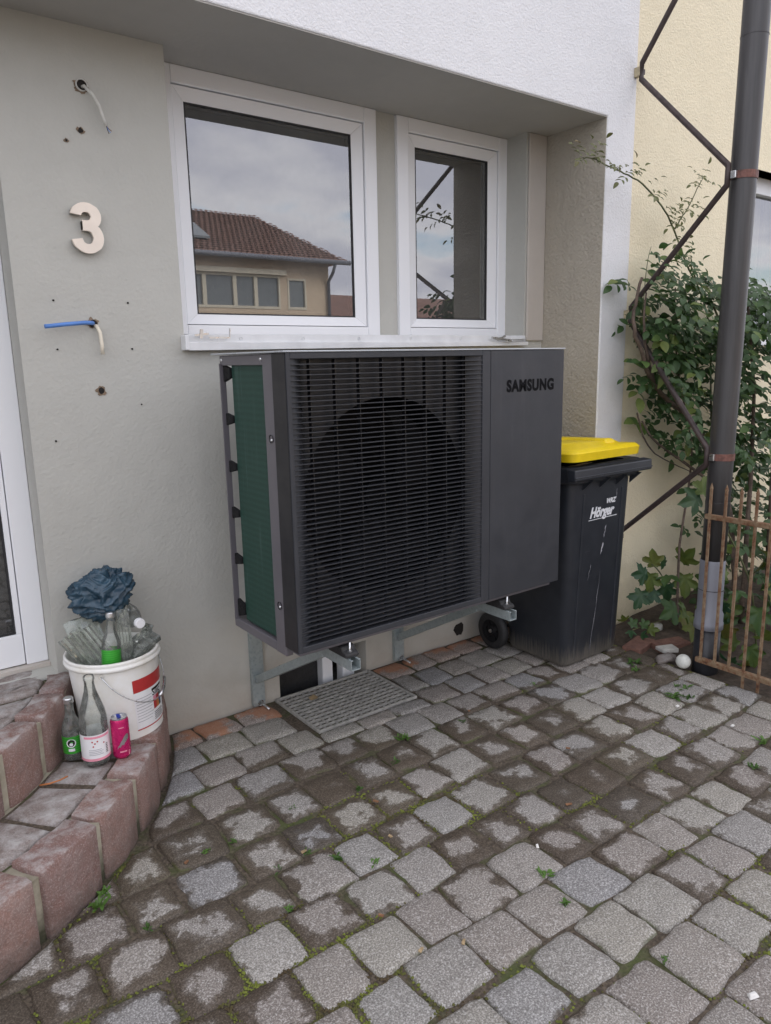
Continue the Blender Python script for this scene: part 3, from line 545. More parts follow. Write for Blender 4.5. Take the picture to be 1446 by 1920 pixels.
for xw0, xw1, tilt in ((8.5, 8.86, 0), (8.86, 9.78, 0), (9.78, 10.45, 0), (10.45, 11.25, 0), (11.5, 12.15, 1), (3, 4, 0), (4, 5, 0)):
    f = .055; wz1 = 4.0 if tilt else 4.05
    wn = B().box(xw0, xw0 + f, Y - .1, Y + .02, 3.1, wz1).box(xw1 - f, xw1, Y - .1, Y + .02, 3.1, wz1).box(xw0 + f, xw1 - f, Y - .1, Y + .02, 3.1, 3.17).box(xw0 + f, xw1 - f, Y - .1, Y + .02, wz1 - .06, wz1).build('window', 'timber', ac)
    B().quad((xw0 + f, Y - .05, 3.17), (xw1 - f, Y - .05, 3.17), (xw1 - f, Y - .05, wz1 - .06), (xw0 + f, Y - .05, wz1 - .06)).build('pane', 'darkglass', wn)
sk = B().box(8.55, 9.3, -14.72, -14.68, 5.2, 5.6); B().hexa([(8.2, -14.3, 5.0), (9.3, -14.3, 5.0), (9.3, -14.3, 5.06), (8.2, -14.3, 5.06), (8.2, -15.3, 5.52), (9.3, -15.3, 5.52), (9.3, -15.3, 5.58), (8.2, -15.3, 5.58)]).build('skylight', 'darkglass', ac)
for (fx0, fx1, fy0, fy1, fz, lab) in ((14.5, 30, -24, -18, 3.0, 'low house with dark roof right of the peach house across the street'), (-14, 0.5, -26, -18, 3.2, 'low house with dark roof left of the peach house across the street')):
    fh = empty('far_house', (fx0, fy0, 0), lab, 'house')
    B().box(fx0, fx1, fy0, fy1, -.1, fz).build('wall', 'peach', fh)
    ym = (fy0 + fy1) / 2
    B().add([(fx0 - .3, fy0 - .4, fz), (fx1 + .3, fy0 - .4, fz), (fx1 - 2, ym, fz + 1.3), (fx0 + 2, ym, fz + 1.3), (fx0 - .3, fy1 + .4, fz), (fx1 + .3, fy1 + .4, fz)], [(0, 1, 2, 3), (1, 5, 2), (5, 4, 3, 2), (4, 0, 3), (0, 4, 5, 1)]).build('roof', 'roof', fh)

# ------------------------------------------------------------------ paving stones (each an object)
def put_attr(me, name, vals):
    a = me.attributes.new(name, 'FLOAT', 'POINT'); a.data.foreach_set('value', vals)
def stone_mesh(poly, rnd, z=0.0, depth=0.05, inset=0.011, dome=0.002, tilt=0.020, drop=0.0075):
    """poly: CCW outline; returns verts, faces, edge attribute"""
    n = len(poly); cx = sum(p[0] for p in poly) / n; cy = sum(p[1] for p in poly) / n
    tx, ty = rnd.uniform(-tilt, tilt), rnd.uniform(-tilt, tilt); dz = rnd.uniform(-0.004, 0.003)
    zz = lambda x, y, o: z + dz + tx * (x - cx) + ty * (y - cy) + o
    ring = lambda k: [(cx + (p[0] - cx) * k, cy + (p[1] - cy) * k) for p in poly]
    rad = sum(math.hypot(p[0] - cx, p[1] - cy) for p in poly) / n
    k1 = 1 - inset / rad * 0.45; k2 = 1 - inset / rad; v = []; at = []
    for x, y in poly: v.append((x, y, z - depth)); at.append(0)
    for x, y in poly: v.append((x, y, zz(x, y, -drop + rnd.uniform(-.002, .002)))); at.append(0)
    for x, y in ring(k2): v.append((x, y, zz(x, y, rnd.uniform(-.0016, .0012)))); at.append(0.2)
    for x, y in ring(0.5): v.append((x, y, zz(x, y, dome * .7 + rnd.uniform(-.0015, .0015)))); at.append(0.68)
    v.append((cx, cy, zz(cx, cy, dome))); at.append(1.0); f = []
    for r in range(3):
        for i in range(n):
            j = (i + 1) % n; f.append((r * n + i, r * n + j, (r + 1) * n + j, (r + 1) * n + i))
    for i in range(n): f.append((3 * n + i, 3 * n + (i + 1) % n, 4 * n))
    return v, f, at
def make_stone(name, poly, mat, parent, rnd, **k):
    v, f, at = stone_mesh(poly, rnd, **k); c = Vector(v[-1]); me = bpy.data.meshes.new(name); me.from_pydata([Vector(q) - c for q in v], [], f); put_attr(me, 'edge', at)
    me.polygons.foreach_set('use_smooth', [True] * len(f)); me.update(); return link(name, me, MATS[mat], parent, c)
def rect_poly(x0, x1, y0, y1, rnd, j=0.009, js=0.0055):
    c = [(x0, y0), (x1, y0), (x1, y1), (x0, y1)]; c = [(x + rnd.uniform(-j, j), y + rnd.uniform(-j, j)) for x, y in c]; out_ = []
    for i in range(4):
        a, b = c[i], c[(i + 1) % 4]
        for t in (0.035, 0.24, 0.5, 0.76, 0.965):
            s_ = js * .4 if t in (0.035, 0.965) else js
            inx = 0.07 if t in (0.035, 0.965) else 0
            x = a[0] + (b[0] - a[0]) * t + rnd.uniform(-s_, s_); y = a[1] + (b[1] - a[1]) * t + rnd.uniform(-s_, s_)
            mxx, myy = (x0 + x1) / 2, (y0 + y1) / 2; out_.append((x + (mxx - x) * inx * .5, y + (myy - y) * inx * .5))
    return out_
CX, CY, RS1, RS2 = -0.475, 3.285, 1.507, 1.18
def area(p): return 0.5 * abs(sum(p[i][0] * p[(i + 1) % len(p)][1] - p[(i + 1) % len(p)][0] * p[i][1] for i in range(len(p))))
rp = random.Random(21)
rows = [(-1.22, -1.04), (-1.04, -.86), (-.86, -.68), (-.68, -.5), (-.5, -.32), (-.32, -.14), (-.14, .04), (.04, .22), (.22, .40), (.40, .58), (.58, .76), (.76, .945), (.945, 1.125), (1.125, 1.305), (1.305, 1.485), (1.485, 1.663), (1.663, 1.85), (1.85, 2.035), (2.035, 2.225), (2.225, 2.40), (2.40, 2.575), (2.575, 2.745), (2.745, 2.902)]
anchors = {.76: 1.54, .945: 1.46, 1.125: 1.19, 1.305: 1.65, 1.485: 1.21, 1.663: .56, 1.85: .49, 2.225: 1.035, 2.40: .943}
GX0, GX1, GY0 = 1.485, 2.045, 2.50     # light-well grate cut-out
inv = M.inverted()
def on_screen(x, y, margin=0.10):
    q = inv @ Vector((x, y, 0))
    if q.z > -0.05: return False
    u = q.x / -q.z * 1385 / 1446; v = q.y / -q.z * 1385 / 1920
    return abs(u) < .5 + margin and abs(v) < .5 + margin
spare = [[], [], []]; joints = []; nst = 0
for ri, (y0, y1) in enumerate(rows):
    x = anchors.get(y0, 1.0 + rp.uniform(0, .18)); xs = [x]
    while xs[-1] < 3.5: xs.append(xs[-1] + rp.choice((.160, .168, .176, .182, .19, .198)) * (1.08 if y0 > 2.2 and xs[-1] < 1.3 else 1))
    while xs[0] > -1.9: xs.insert(0, xs[0] - rp.choice((.165, .172, .18, .188, .195)))
    for a, b in zip(xs[:-1], xs[1:]):
        if a > 3.2: continue
        b = min(b, 3.275)
        jx = rp.uniform(.002, .006); jy = rp.uniform(.002, .006); mxx, myy = (a + b) / 2, (y0 + y1) / 2
        wob = lambda xx: 0.010 * math.sin(xx * 2.1 + ri * .9)
        spans = [(a, b, y0, y1)]
        if y1 > GY0 and b > GX0 and a < GX1:      # cut round the grate
            spans = []
            if y0 < GY0 - .05: spans.append((a, b, y0, GY0 - .004))
            elif a < GX0 - .05: spans.append((a, GX0 - .004, y0, y1))
            elif b > GX1 + .05: spans.append((GX1 + .004, b, y0, y1))
        for (a_, b_, c_, d_) in spans:
            p = rect_poly(a_ + jx, b_ - jx, c_ + jy, d_ - jy, rp)
            top = y1 > 2.88
            p = [(u, min(v + wob(u), 2.9 if top else 9)) for u, v in p]; q = []
            for u, v in p:
                d = math.hypot(u - CX, v - CY)
                if d < RS1 + .012: k = (RS1 + .012 + .002 * rp.random()) / d; u, v = CX + (u - CX) * k, CY + (v - CY) * k
                q.append((u, v))
            if area(q) < .0045: continue
            mu = sum(t[0] for t in q) / len(q); mv = sum(t[1] for t in q) / len(q)
            if math.hypot(mu - CX, mv - CY) < RS1 + .02: continue
            joints += [(q[i], q[(i + 1) % len(q)]) for i in range(len(q))]
            mat = 'paver_rust' if top else 'paver'
            if on_screen(mu, mv) and nst < 299: make_stone('paving_stone', q, mat, paving, rp); nst += 1
            else:
                v, f, at = stone_mesh(q, rp); k = len(spare[0]); spare[0] += v; spare[1] += [tuple(i + k for i in ff) for ff in f]; spare[2] += at
me = bpy.data.meshes.new('further_paving_stones'); me.from_pydata(spare[0], [], spare[1]); put_attr(me, 'edge', spare[2]); me.polygons.foreach_set('use_smooth', [True] * len(spare[1]))
o = link('further_paving_stones', me, MATS['paver'], paving, Vector((0, 0, 0))); o.location = -W(paving); o['kind'] = 'stuff'
# moss cushions along the joints
bm_ = B(); rm = random.Random(5)
for (a, b) in joints:
    mxx, myy = (a[0] + b[0]) / 2, (a[1] + b[1]) / 2
    if not on_screen(mxx, myy, .05): continue
    dens = noise.noise(Vector((mxx * 1.6, myy * 1.6, 4.2))) + .35 * noise.noise(Vector((mxx * 7, myy * 7, 1)))
    if myy > 2.35: dens -= .5
    for k in range(max(0, int(24 * (dens + .12)))):
        t = rm.random(); x = a[0] + (b[0] - a[0]) * t + rm.uniform(-.009, .009); y = a[1] + (b[1] - a[1]) * t + rm.uniform(-.009, .009); r = rm.uniform(.002, .0055); z = rm.uniform(-.008, -.003)
        k0 = len(bm_.v); ang = rm.random() * 6
        for i in range(5): bm_.v.append((x + r * math.cos(ang + i * 1.2566) * rm.uniform(.7, 1.3), y + r * math.sin(ang + i * 1.2566) * rm.uniform(.7, 1.3), z - .002))
        bm_.v.append((x, y, z + r * rm.uniform(.3, .8)))
        for i in range(5): bm_.f.append((k0 + i, k0 + (i + 1) % 5, k0 + 5))
o = bm_.build('moss', 'moss', None, fixn=False); o['kind'] = 'stuff'; o['label'] = 'green and brown moss in the joints between paving stones'; o['category'] = 'moss'

# ------------------------------------------------------------------ curved entrance steps
steps = empty('entrance_steps', (CX, CY - .4, 0), 'two curved steps of reddish porphyry blocks below the white door', 'steps')
def sector(r, a): return (CX + r * math.cos(a), CY + r * math.sin(a))
rs = random.Random(3)
def ring_blocks(Ro, Ri, z0, z1, a_start, a_end, pitch, gap, name, mat):
    a = a_start
    while a > a_end:
        wa = pitch * rs.uniform(.88, 1.15) / Ro; g = gap / Ro
        a0, a1 = a - wa + g / 2, a - g / 2; dz = rs.uniform(-.004, .005); dr = rs.uniform(-.006, .006)
        b = B(); n = 4; m_ = 3; L_ = 4
        # gridded block: outer face bows with the arc, chipped upper edge
        pt = {}
        def P_(i, j, k):
            key = (i, j, k)
            if key not in pt:
                aa = a0 + (a1 - a0) * i / n; rr = Ri + (Ro + dr - Ri) * j / m_; z = z0 + (z1 + dz - z0) * k / L_
                jit = .0055; x, y = sector(rr + rs.uniform(-jit, jit), aa + rs.uniform(-jit, jit) / Ro); z += rs.uniform(-jit, jit) if k else 0
                if j == m_ and k == L_: x, y = sector(rr - .008 - rs.random() * .006, aa); z -= rs.random() * .004
                if i in (0, n) and j == m_: x, y = sector(rr - .006, aa + (.004 if i == 0 else -.004) / Ro)
                pt[key] = len(b.v); b.v.append((x, y, z))
            return pt[key]
        for i in range(n):
            for j in range(m_): b.f.append((P_(i, j, L_), P_(i + 1, j, L_), P_(i + 1, j + 1, L_), P_(i, j + 1, L_)))
            for k in range(L_): b.f.append((P_(i, m_, k), P_(i + 1, m_, k), P_(i + 1, m_, k + 1), P_(i, m_, k + 1)))
        for j in range(m_):
            for k in range(L_):
                b.f.append((P_(0, j, k), P_(0, j + 1, k), P_(0, j + 1, k + 1), P_(0, j, k + 1))); b.f.append((P_(n, j, k), P_(n, j + 1, k), P_(n, j + 1, k + 1), P_(n, j, k + 1)))
        o = b.build(name, mat, steps, smooth=True); o.modifiers.new('bevel', 'BEVEL').width = .004; o.modifiers['bevel'].limit_method = 'ANGLE'
        a -= wa
    return
A0 = math.atan2(2.902 - CY, .981 - CX)
ring_blocks(RS1, 1.392, -.05, .203, A0, -2.1, .222, .026, 'step_block', 'red_stone')
A1 = math.atan2(2.902 - CY, math.sqrt(RS2 ** 2 - (2.902 - CY) ** 2))
ring_blocks(RS2, 1.08, .15, .392, A1 - .002, -2.1, .212, .024, 'step_block', 'red_stone')
mo = B()
def disc(R0, z0, z1, y_max):
    n = 60; ring_ = []
    a_s = math.asin((y_max - CY) / R0)
    for i in range(n + 1): ring_.append(sector(R0, a_s + (-2.2 - a_s) * i / n))
    ring_.append((ring_[-1][0], y_max)); mo.prism(ring_, lambda u, v, d: (u, v, d), z0, z1)
disc(RS1 - .016, -.05, .187, 2.903); disc(RS2 - .014, .188, .374, 2.903)
mo.box(-1.0, .57, 2.9031, 3.10, .1, .374)
mo.build('mortar_bed', 'mortar', steps)
j_ = B(); n_ = 60
for i in range(n_ + 1):
    a = A0 + (-2.15 - A0) * i / n_
    for r in (1.183, 1.388): j_.v.append((*sector(r, a), .1895))
for i in range(n_): j_.f.append((2 * i, 2 * i + 1, 2 * i + 3, 2 * i + 2))
j_.build('joint_earth', 'earth', steps)
j2 = B().prism([sector(1.078, A1 + (-2.15 - A1) * i / 40) for i in range(41)] + [(-1.05, 2.902)], lambda u, v, d: (u, v, d), .3745, .377).build('joint_earth', 'earth', steps)
# treads: one ring of flat stones
a = A0 - .02
while a > -2.05:
    wa = rs.uniform(.16, .235) / 1.29; g = .012 / 1.29; poly = []
    a0, a1 = a - wa + g, a
    for t in (.03, .35, .67, .97): poly.append(sector(1.381 + rs.uniform(-.004, .004), a0 + (a1 - a0) * t))
    poly.append(sector(1.28, a1 - rs.uniform(0, .008)))
    for t in (.97, .67, .35, .03): poly.append(sector(1.193 + rs.uniform(-.005, .005), a0 + (a1 - a0) * t))
    poly.append(sector(1.28, a0 + rs.uniform(0, .008)))
    if all(v < 2.9 for u, v in poly): make_stone('tread_stone', poly, 'tread', steps, rs, z=.199, depth=.03, inset=.014, dome=.002, drop=.009)
    a -= wa
# landing: rough slabs in rows before the door
for (y0, y1) in ((2.28, 2.40), (2.40, 2.54), (2.54, 2.66), (2.66, 2.775), (2.775, 2.885), (2.885, 2.96), (2.96, 3.02)):
    x = -.6 + rs.uniform(0, .1)
    while x < .62:
        wd = rs.uniform(.2, .34); p = []
        for u, v in rect_poly(x + .006, x + wd - .006, y0 + .005, y1 - .005, rs, .008, .006):
            d = math.hypot(u - CX, v - CY); k = min(1, 1.068 / d); u2, v2 = CX + (u - CX) * k, CY + (v - CY) * k
            if v2 > 2.9: u2 = min(u2, .568)
            p.append((u2, v2))
        if area(p) > .006: make_stone('landing_slab', p, 'tread', steps, rs, z=.387, depth=.03, inset=.012, dome=.002, drop=.009)
        x += wd

# ------------------------------------------------------------------ grate over the light well
gr = empty('light_well_grate', (1.765, 2.7, 0), 'dusty metal grid set into the paving below the heat pump', 'grate')
B().box(1.495, 2.035, 2.505, 2.517, -.04, .004).box(1.495, 2.035, 2.888, 2.90, -.04, .004).box(1.495, 1.507, 2.5171, 2.8879, -.04, .004).box(2.023, 2.035, 2.5171, 2.8879, -.04, .004).build('frame', 'grate', gr, bevel=.002)
for i in range(1, 12): y = 2.517 + .371 * i / 12; B().box(1.508, 2.022, y - .0045, y + .0045, -.010, .0).build('bearing_bar', 'grate', gr)
for i in range(1, 16): x = 1.507 + .516 * i / 16; B().box(x - .003, x + .003, 2.518, 2.887, -.009, -.0015).build('cross_bar', 'grate', gr)
structure(B().box(1.49, 2.04, 2.503, 2.91, -.6, -.055).build('light_well', 'hole'))
lf = B().add([(1.62, 2.78, .004), (1.65, 2.77, .008), (1.665, 2.79, .006), (1.655, 2.815, .012), (1.625, 2.81, .006)], [(0, 1, 2, 3, 4)]).build('fallen_leaf', 'straw'); tag(lf, 'pale yellow leaf lying on the metal grate', 'leaf')

# ------------------------------------------------------------------ heat pump
hp = empty('heat_pump', (1.87, 2.4, .5), 'large anthracite heat pump with wide louvred front on wall brackets', 'heat pump')
X0, X1, YF, YB, Z0, Z1 = 1.197, 2.555, 2.12, 2.64, .553, 1.58
XG = 2.117     # grille | plain panel
# front frame of the grille section
fr = B().box(X0, X0 + .016, YF, YF + .094, Z0, Z1).box(XG - .045, XG - .002, YF, YF + .03, Z0, Z1).box(X0 + .0161, XG - .0451, YF, YF + .094, Z1 - .02, Z1).box(X0 + .0161, XG - .0451, YF, YF + .094, Z0, Z0 + .022)
fr.build('front_frame', 'anthra', hp, bevel=.002)
B().box(X0 - .0015, X0 - .0002, YF + .006, YF + .094, Z0 + .002, Z1 - .002).build('frame_side', 'anthra_dark', hp)
# curved cheeks behind the slat ends
def cheek(xa, xb):
    b = B(); n = 8
    for k in range(n + 1):
        t = k / n; x = xa + (xb - xa) * t; y = YF + .006 + .034 * t ** 1.8
        b.v += [(x, y, Z0 + .022), (x, y, Z1 - .02)]
    for k in range(n): b.f.append((2 * k, 2 * k + 2, 2 * k + 3, 2 * k + 1))
    return b.build('grille_cheek', 'anthra', hp, smooth=True)
cheek(X0 + .016, X0 + .075); cheek(XG - .045, XG - .115)
NSL = 57; pitch = (Z1 - .02 - Z0 - .022) / NSL
b = B(); xa, xb = X0 + .0162, XG - .0452; d0, d1 = YF + .001, YF + .026
slat = B().hexa([(xa, d0, -.0014), (xb, d0, -.0014), (xb, d1, -.0010), (xa, d1, -.0010), (xa, d0, .0014), (xb, d0, .0014), (xb, d1, .0012), (xa, d1, .0012)])
first = None
for i in range(NSL - 1):
    z = Z0 + .022 + pitch * (i + 1)
    if first is None:
        s2 = B(); s2.v = [(x, y, zz + z) for x, y, zz in slat.v]; s2.f = slat.f; first = s2.build('louvre_slat', 'anthra', hp)
    else:
        o = first.copy(); sc.collection.objects.link(o); o.location = (first.location.x, first.location.y, z - W(hp).z); 
for i in range(8):
    x = X0 + .105 + i * .1005; B().box(x - .002, x + .002, YF + .0265, YF + .045, Z0 + .022, Z1 - .021).build('grille_rib', 'anthra_dark', hp)
# shroud plate with round fan opening, deep ring, fan; ring and blades coloured black for shade inside
fcx, fcz, fr_ = 1.645, 1.05, .37; b = B(); n = 64
xa, xb, za, zb = X0 + .02, XG - .02, Z0 + .02, Z1 - .02; ysh = YF + .062
for k in range(n):
    t = 2 * math.pi * k / n; ct, st = math.cos(t), math.sin(t)
    s_ = min(((xb if ct > 0 else xa) - fcx) / ct if abs(ct) > 1e-6 else 9, ((zb if st > 0 else za) - fcz) / st if abs(st) > 1e-6 else 9)
    b.v += [(fcx + fr_ * ct, ysh, fcz + fr_ * st), (fcx + s_ * ct, ysh, fcz + s_ * st), (fcx + fr_ * .985 * ct, ysh + .14, fcz + fr_ * .985 * st)]
for k in range(n):
    a = 3 * k; c = 3 * ((k + 1) % n); b.f += [(a, a + 1, c + 1, c)]
rg = B(); rg.v = list(b.v); rg.f = [(3 * k, 3 * ((k + 1) % n), 3 * ((k + 1) % n) + 2, 3 * k + 2) for k in range(n)]
b.build('fan_shroud', 'anthra', hp, smooth=False); rg.build('fan_ring', 'black', hp, smooth=True)
fan = B().lathe([(.001, -.05), (.05, -.045), (.078, -.02), (.082, .04)], 28, (fcx - .01, ysh + .06, fcz), RX90).build('fan', 'black', hp, smooth=True)
for k in range(3):
    bl = B(); a0 = k * 2.0944 + .5; nr, na = 6, 8
    for i in range(nr + 1):
        r = .07 + (.325 - .07) * i / nr; span = 1.05 + .35 * i / nr; sw = .35 * (i / nr) ** 1.5
        for j in range(na + 1):
            u = j / na; t = a0 + sw + span * (u - .5); bl.v.append((fcx - .01 + r * math.cos(t), ysh + .10 - .09 * u + .02 * math.sin(u * 3.14), fcz + r * math.sin(t)))
    for i in range(nr):
        for j in range(na): a = i * (na + 1) + j; bl.f.append((a, a + 1, a + na + 2, a + na + 1))
    bl.build('fan_blade', 'black', fan, smooth=True)
B().lathe([(.0005, -.012), (.007, -.01), (.009, 0)], 10, (fcx - .01, ysh + .012, fcz), RX90).build('hub_bolt', 'brass', fan, smooth=True)
B().box(X0 + .055, X1 - .06, 2.50, 2.515, .56, 1.55).build('dark_backing', 'hole', hp)  # near-black sheet added so the fan opening looks unlit inside
# plain front panel
panel = B().box(XG, X1, YF, YF + .012, Z0, Z1).box(X1 - .012, X1, YF + .0121, YB - .03, Z0, Z1).build('front_panel', 'anthra', hp, bevel=.003)
B().box(XG, X1 - .0122, YF + .0125, YB - .035, Z0 + .002, Z1 - .002).build('panel_core', 'anthra_dark', hp)
text('panel_lettering', 'SAMSUNG', .0635, 'letter', panel, (2.207, YF - .0006, 1.416), RX90, .0005, .0030, sx=.90, spacing=1.13)
# left side: post, coil, bands, screws
post = B().box(X0 + .002, X0 + .03, YF + .0945, 2.287, .515, Z1 - .001).build('side_post', 'post', hp, bevel=.003)
for z in (1.295, .70):
    B().lathe([(.0145, -.003), (.013, -.001), (.010, .006), (.0005, .007)], 18, (X0 + .0015, 2.245, z), Matrix.Rotation(math.radians(90), 3, 'Y')).build('screw_recess', 'rubber', post, smooth=True)
    B().lathe([(.0005, -.005), (.005, -.003), (.006, .003)], 12, (X0 + .002, 2.245, z - .005), Matrix.Rotation(math.radians(90), 3, 'Y')).build('screw', 'steel', post, smooth=True)
B().box(X0 + .016, X0 + .05, 2.2872, 2.552, .56, 1.55).box(X0 + .0501, X1 - .05, 2.52, 2.552, .56, 1.55).build('heat_exchanger', 'fins', hp)
bt = B().box(X0 + .003, X0 + .04, 2.2874, 2.625, 1.542, Z1 - .002).build('top_band', 'post', hp, bevel=.003)
for y in (2.30, 2.61): B().lathe([(.0005, -.004), (.005, -.003), (.007, .0)], 12, (X0 + .003, y, 1.562), Matrix.Rotation(math.radians(90), 3, 'Y')).build('screw', 'steel', bt, smooth=True)
B().box(X0 + .003, X1 - .02, 2.2875, 2.635, .515, .552).box(X0 + .02, X1 - .02, YF + .03, 2.2874, .53, .5525).build('base_pan', 'post', hp, bevel=.004)
# lid: sheet with turned-down drip edge, coloured pale for sky light on it
B().add([(X0 - .012, YF - .004, Z1 + .001), (X1 + .004, YF - .004, Z1 + .001), (X1 + .004, YB + .03, Z1 + .001), (X0 - .012, YB + .03, Z1 + .001), (X0 - .012, YF - .004, Z1 + .007), (X1 + .004, YF - .004, Z1 + .007), (X1 + .004, YB + .03, Z1 + .007), (X0 - .012, YB + .03, Z1 + .007)], [(0, 3, 2, 1), (4, 5, 6, 7), (0, 1, 5, 4), (1, 2, 6, 5), (2, 3, 7, 6), (3, 0, 4, 7)]).build('lid', 'lid_skylit', hp, bevel=.0025)
# rear guard: frame and clips
g = B().bar((X0 + .008, 2.616, .55), (X0 + .008, 2.616, 1.55), .007, .022, (1, 0, 0)).bar((X0 + .02, 2.624, 1.50), (X1 - .04, 2.624, 1.50), .008, .012).bar((X0 + .02, 2.624, .60), (X1 - .04, 2.624, .60), .008, .012)
for x in (1.6, 2.0, 2.4): g.bar((x, 2.624, .6), (x, 2.624, 1.5), .008, .008)
guard = g.build('rear_guard', 'post', hp)
for z, hh in ((1.515, .03), (1.345, .022), (1.165, .022), (.985, .022), (.80, .022), (.60, .035)):
    B().hexa([(X0 + .006, 2.552, z - hh * .6), (X0 + .02, 2.552, z - hh * .6), (X0 + .02, 2.606, z - hh * 1.1), (X0 + .006, 2.606, z - hh * 1.1), (X0 + .006, 2.552, z + hh * .6), (X0 + .02, 2.552, z + hh * .6), (X0 + .02, 2.606, z + hh), (X0 + .006, 2.606, z + hh)]).build('guard_clip', 'black', guard, bevel=.003)
# rubber feet under the base
for x in (1.41, 2.228):
    for y in (2.165, 2.50):
        ft = B(); pr = [(-.06, .0), (.06, .0), (.058, .014), (.035, .022), (.03, .036), (-.03, .036), (-.035, .022), (-.058, .014)]
        ft.prism(pr, lambda u, v, d: (x + d, y + u, .492 + v), -.03, .03).build('rubber_foot', 'rubber', hp, bevel=.004)
        bo = B().tube([(x, y - .042, .48), (x, y - .042, .545)], .004, 10).build('foot_bolt', 'steel', hp, smooth=True)
        B().lathe([(.0005, .514), (.009, .514), (.009, .505), (.013, .505), (.013, .502)], 6, (x, y - .042, 0)).build('foot_nut', 'steel', bo)

# ------------------------------------------------------------------ wall brackets
def bracket(xc, label):
    br = empty('wall_bracket', (xc, 2.9, .02), label, 'bracket', 'galvanised brackets under the heat pump')
    B().box(xc - .03, xc + .03, 2.884, 2.8885, .005, .62).box(xc - .03, xc - .0265, 2.8886, 2.907, .005, .62).box(xc + .0265, xc + .03, 2.8886, 2.907, .005, .62).build('wall_rail', 'galv', br, bevel=.002)
    a = B(); h = .0205; z = .468; y0, y1 = 2.085, 2.883   # C-profile arm, slot on top
    a.box(xc - h, xc + h, y0, y1, z - h, z - h + .003).box(xc - h, xc - h + .003, y0, y1, z - h + .0031, z + h).box(xc + h - .003, xc + h, y0, y1, z - h + .0031, z + h).box(xc - h + .0031, xc - .011, y0, y1, z + h - .003, z + h).box(xc + .011, xc + h - .0031, y0, y1, z + h - .003, z + h)
    a.build('arm', 'galv', br, bevel=.0012)
    B().bar((xc, 2.882, .135), (xc, 2.30, .452), .034, .036).build('brace', 'galv', br, bevel=.003)
    for zb in (.145, .02):
        bo = B().tube([(xc + .004, 2.882, zb), (xc + .004, 2.80 if zb < .05 else 2.868, zb - .002)], .0055, 10).build('bolt', 'steel', br, smooth=True)
        B().lathe([(.0005, -.010), (.0105, -.010), (.0105, 0), (.015, 0), (.015, .003)], 6, (xc + .004, 2.879, zb), RX90).build('nut', 'steel', bo)
    return br
bracket(1.41, 'galvanised bracket nearest the bucket holding the heat pump'); bracket(2.228, 'galvanised bracket next to the bin wheel holding the heat pump')

# ------------------------------------------------------------------ wheelie bin
bn = empty('wheelie_bin', (3.0, 2.46, 0), 'dark grey wheelie bin with yellow lid beside the heat pump', 'bin')
def rrect(x0, x1, y0, y1, r, n=5):
    p = []
    for cx, cy, a0 in ((x1 - r, y1 - r, 0), (x0 + r, y1 - r, 1), (x0 + r, y0 + r, 2), (x1 - r, y0 + r, 3)):
        for k in range(n + 1): t = (a0 + k / n) * math.pi / 2; p.append((cx + r * math.cos(t), cy + r * math.sin(t)))
    return p
def loft(rings):
    b = B(); n = len(rings[0][0])
    for p, z in rings: b.v += [(x, y, z if not callable(z) else z(x, y)) for x, y in p]
    for i in range(len(rings) - 1):
        for j in range(n): b.f.append((i * n + j, i * n + (j + 1) % n, (i + 1) * n + (j + 1) % n, (i + 1) * n + j))
    b.f.append(tuple(reversed(range(n)))); return b
ba, bb_ = (2.79, 3.228, 2.262, 2.66), (2.757, 3.236, 2.225, 2.70)
lerp4 = lambda t, d=0: tuple(a + (b - a) * t + (d if k % 2 == 0 else -d) for k, (a, b) in enumerate(zip(ba, bb_)))
body = loft([(rrect(*lerp4(0, .012), .04), .012), (rrect(*lerp4(.02), .045), .035), (rrect(*lerp4(1), .045), .985), (rrect(*lerp4(1, .02), .04), .985), (rrect(*lerp4(.6, .02), .04), .6)]).build('body', 'bin', bn)
autosmooth(body, 35)
yb_ = lambda z: 2.262 - .037 * z / .985
for xr in (2.86, 3.16): B().hexa([(xr - .006, yb_(.05) - .004, .05), (xr + .006, yb_(.05) - .004, .05), (xr + .006, 2.28, .05), (xr - .006, 2.28, .05), (xr - .006, yb_(.9) - .004, .9), (xr + .006, yb_(.9) - .004, .9), (xr + .006, 2.25, .9), (xr - .006, 2.25, .9)]).build('body_rib', 'bin', body, bevel=.003)
rim = loft([(rrect(2.73, 3.262, 2.20, 2.725, .05), .958), (rrect(2.72, 3.272, 2.188, 2.735, .055), .968), (rrect(2.712, 3.28, 2.182, 2.74, .055), 1.035), (rrect(2.72, 3.272, 2.19, 2.732, .05), 1.042), (rrect(2.775, 3.215, 2.245, 2.69, .04), 1.038), (rrect(2.785, 3.205, 2.255, 2.68, .04), .95)]).build('rim', 'bin', bn); autosmooth(rim, 30)
B().hexa([(2.70, 2.155, .985), (3.30, 2.155, .985), (3.30, 2.20, .975), (2.70, 2.20, .975), (2.70, 2.158, 1.036), (3.30, 2.158, 1.036), (3.30, 2.21, 1.04), (2.70, 2.21, 1.04)]).build('front_lip', 'bin', bn, bevel=.006)
B().hexa([(2.70, 2.153, .997), (3.30, 2.153, .997), (3.30, 2.16, .997), (2.70, 2.16, .997), (2.70, 2.153, 1.003), (3.30, 2.153, 1.003), (3.30, 2.16, 1.003), (2.70, 2.16, 1.003)]).build('lip_bead', 'bin', bn, bevel=.002)
for xg in (2.85, 2.98, 3.11, 3.225):
    B().prism([(2.232, .975), (2.165, .975), (2.232, .915)], lambda u, v, d: (d, u, v), xg - .004, xg + .004).build('gusset', 'bin', bn)
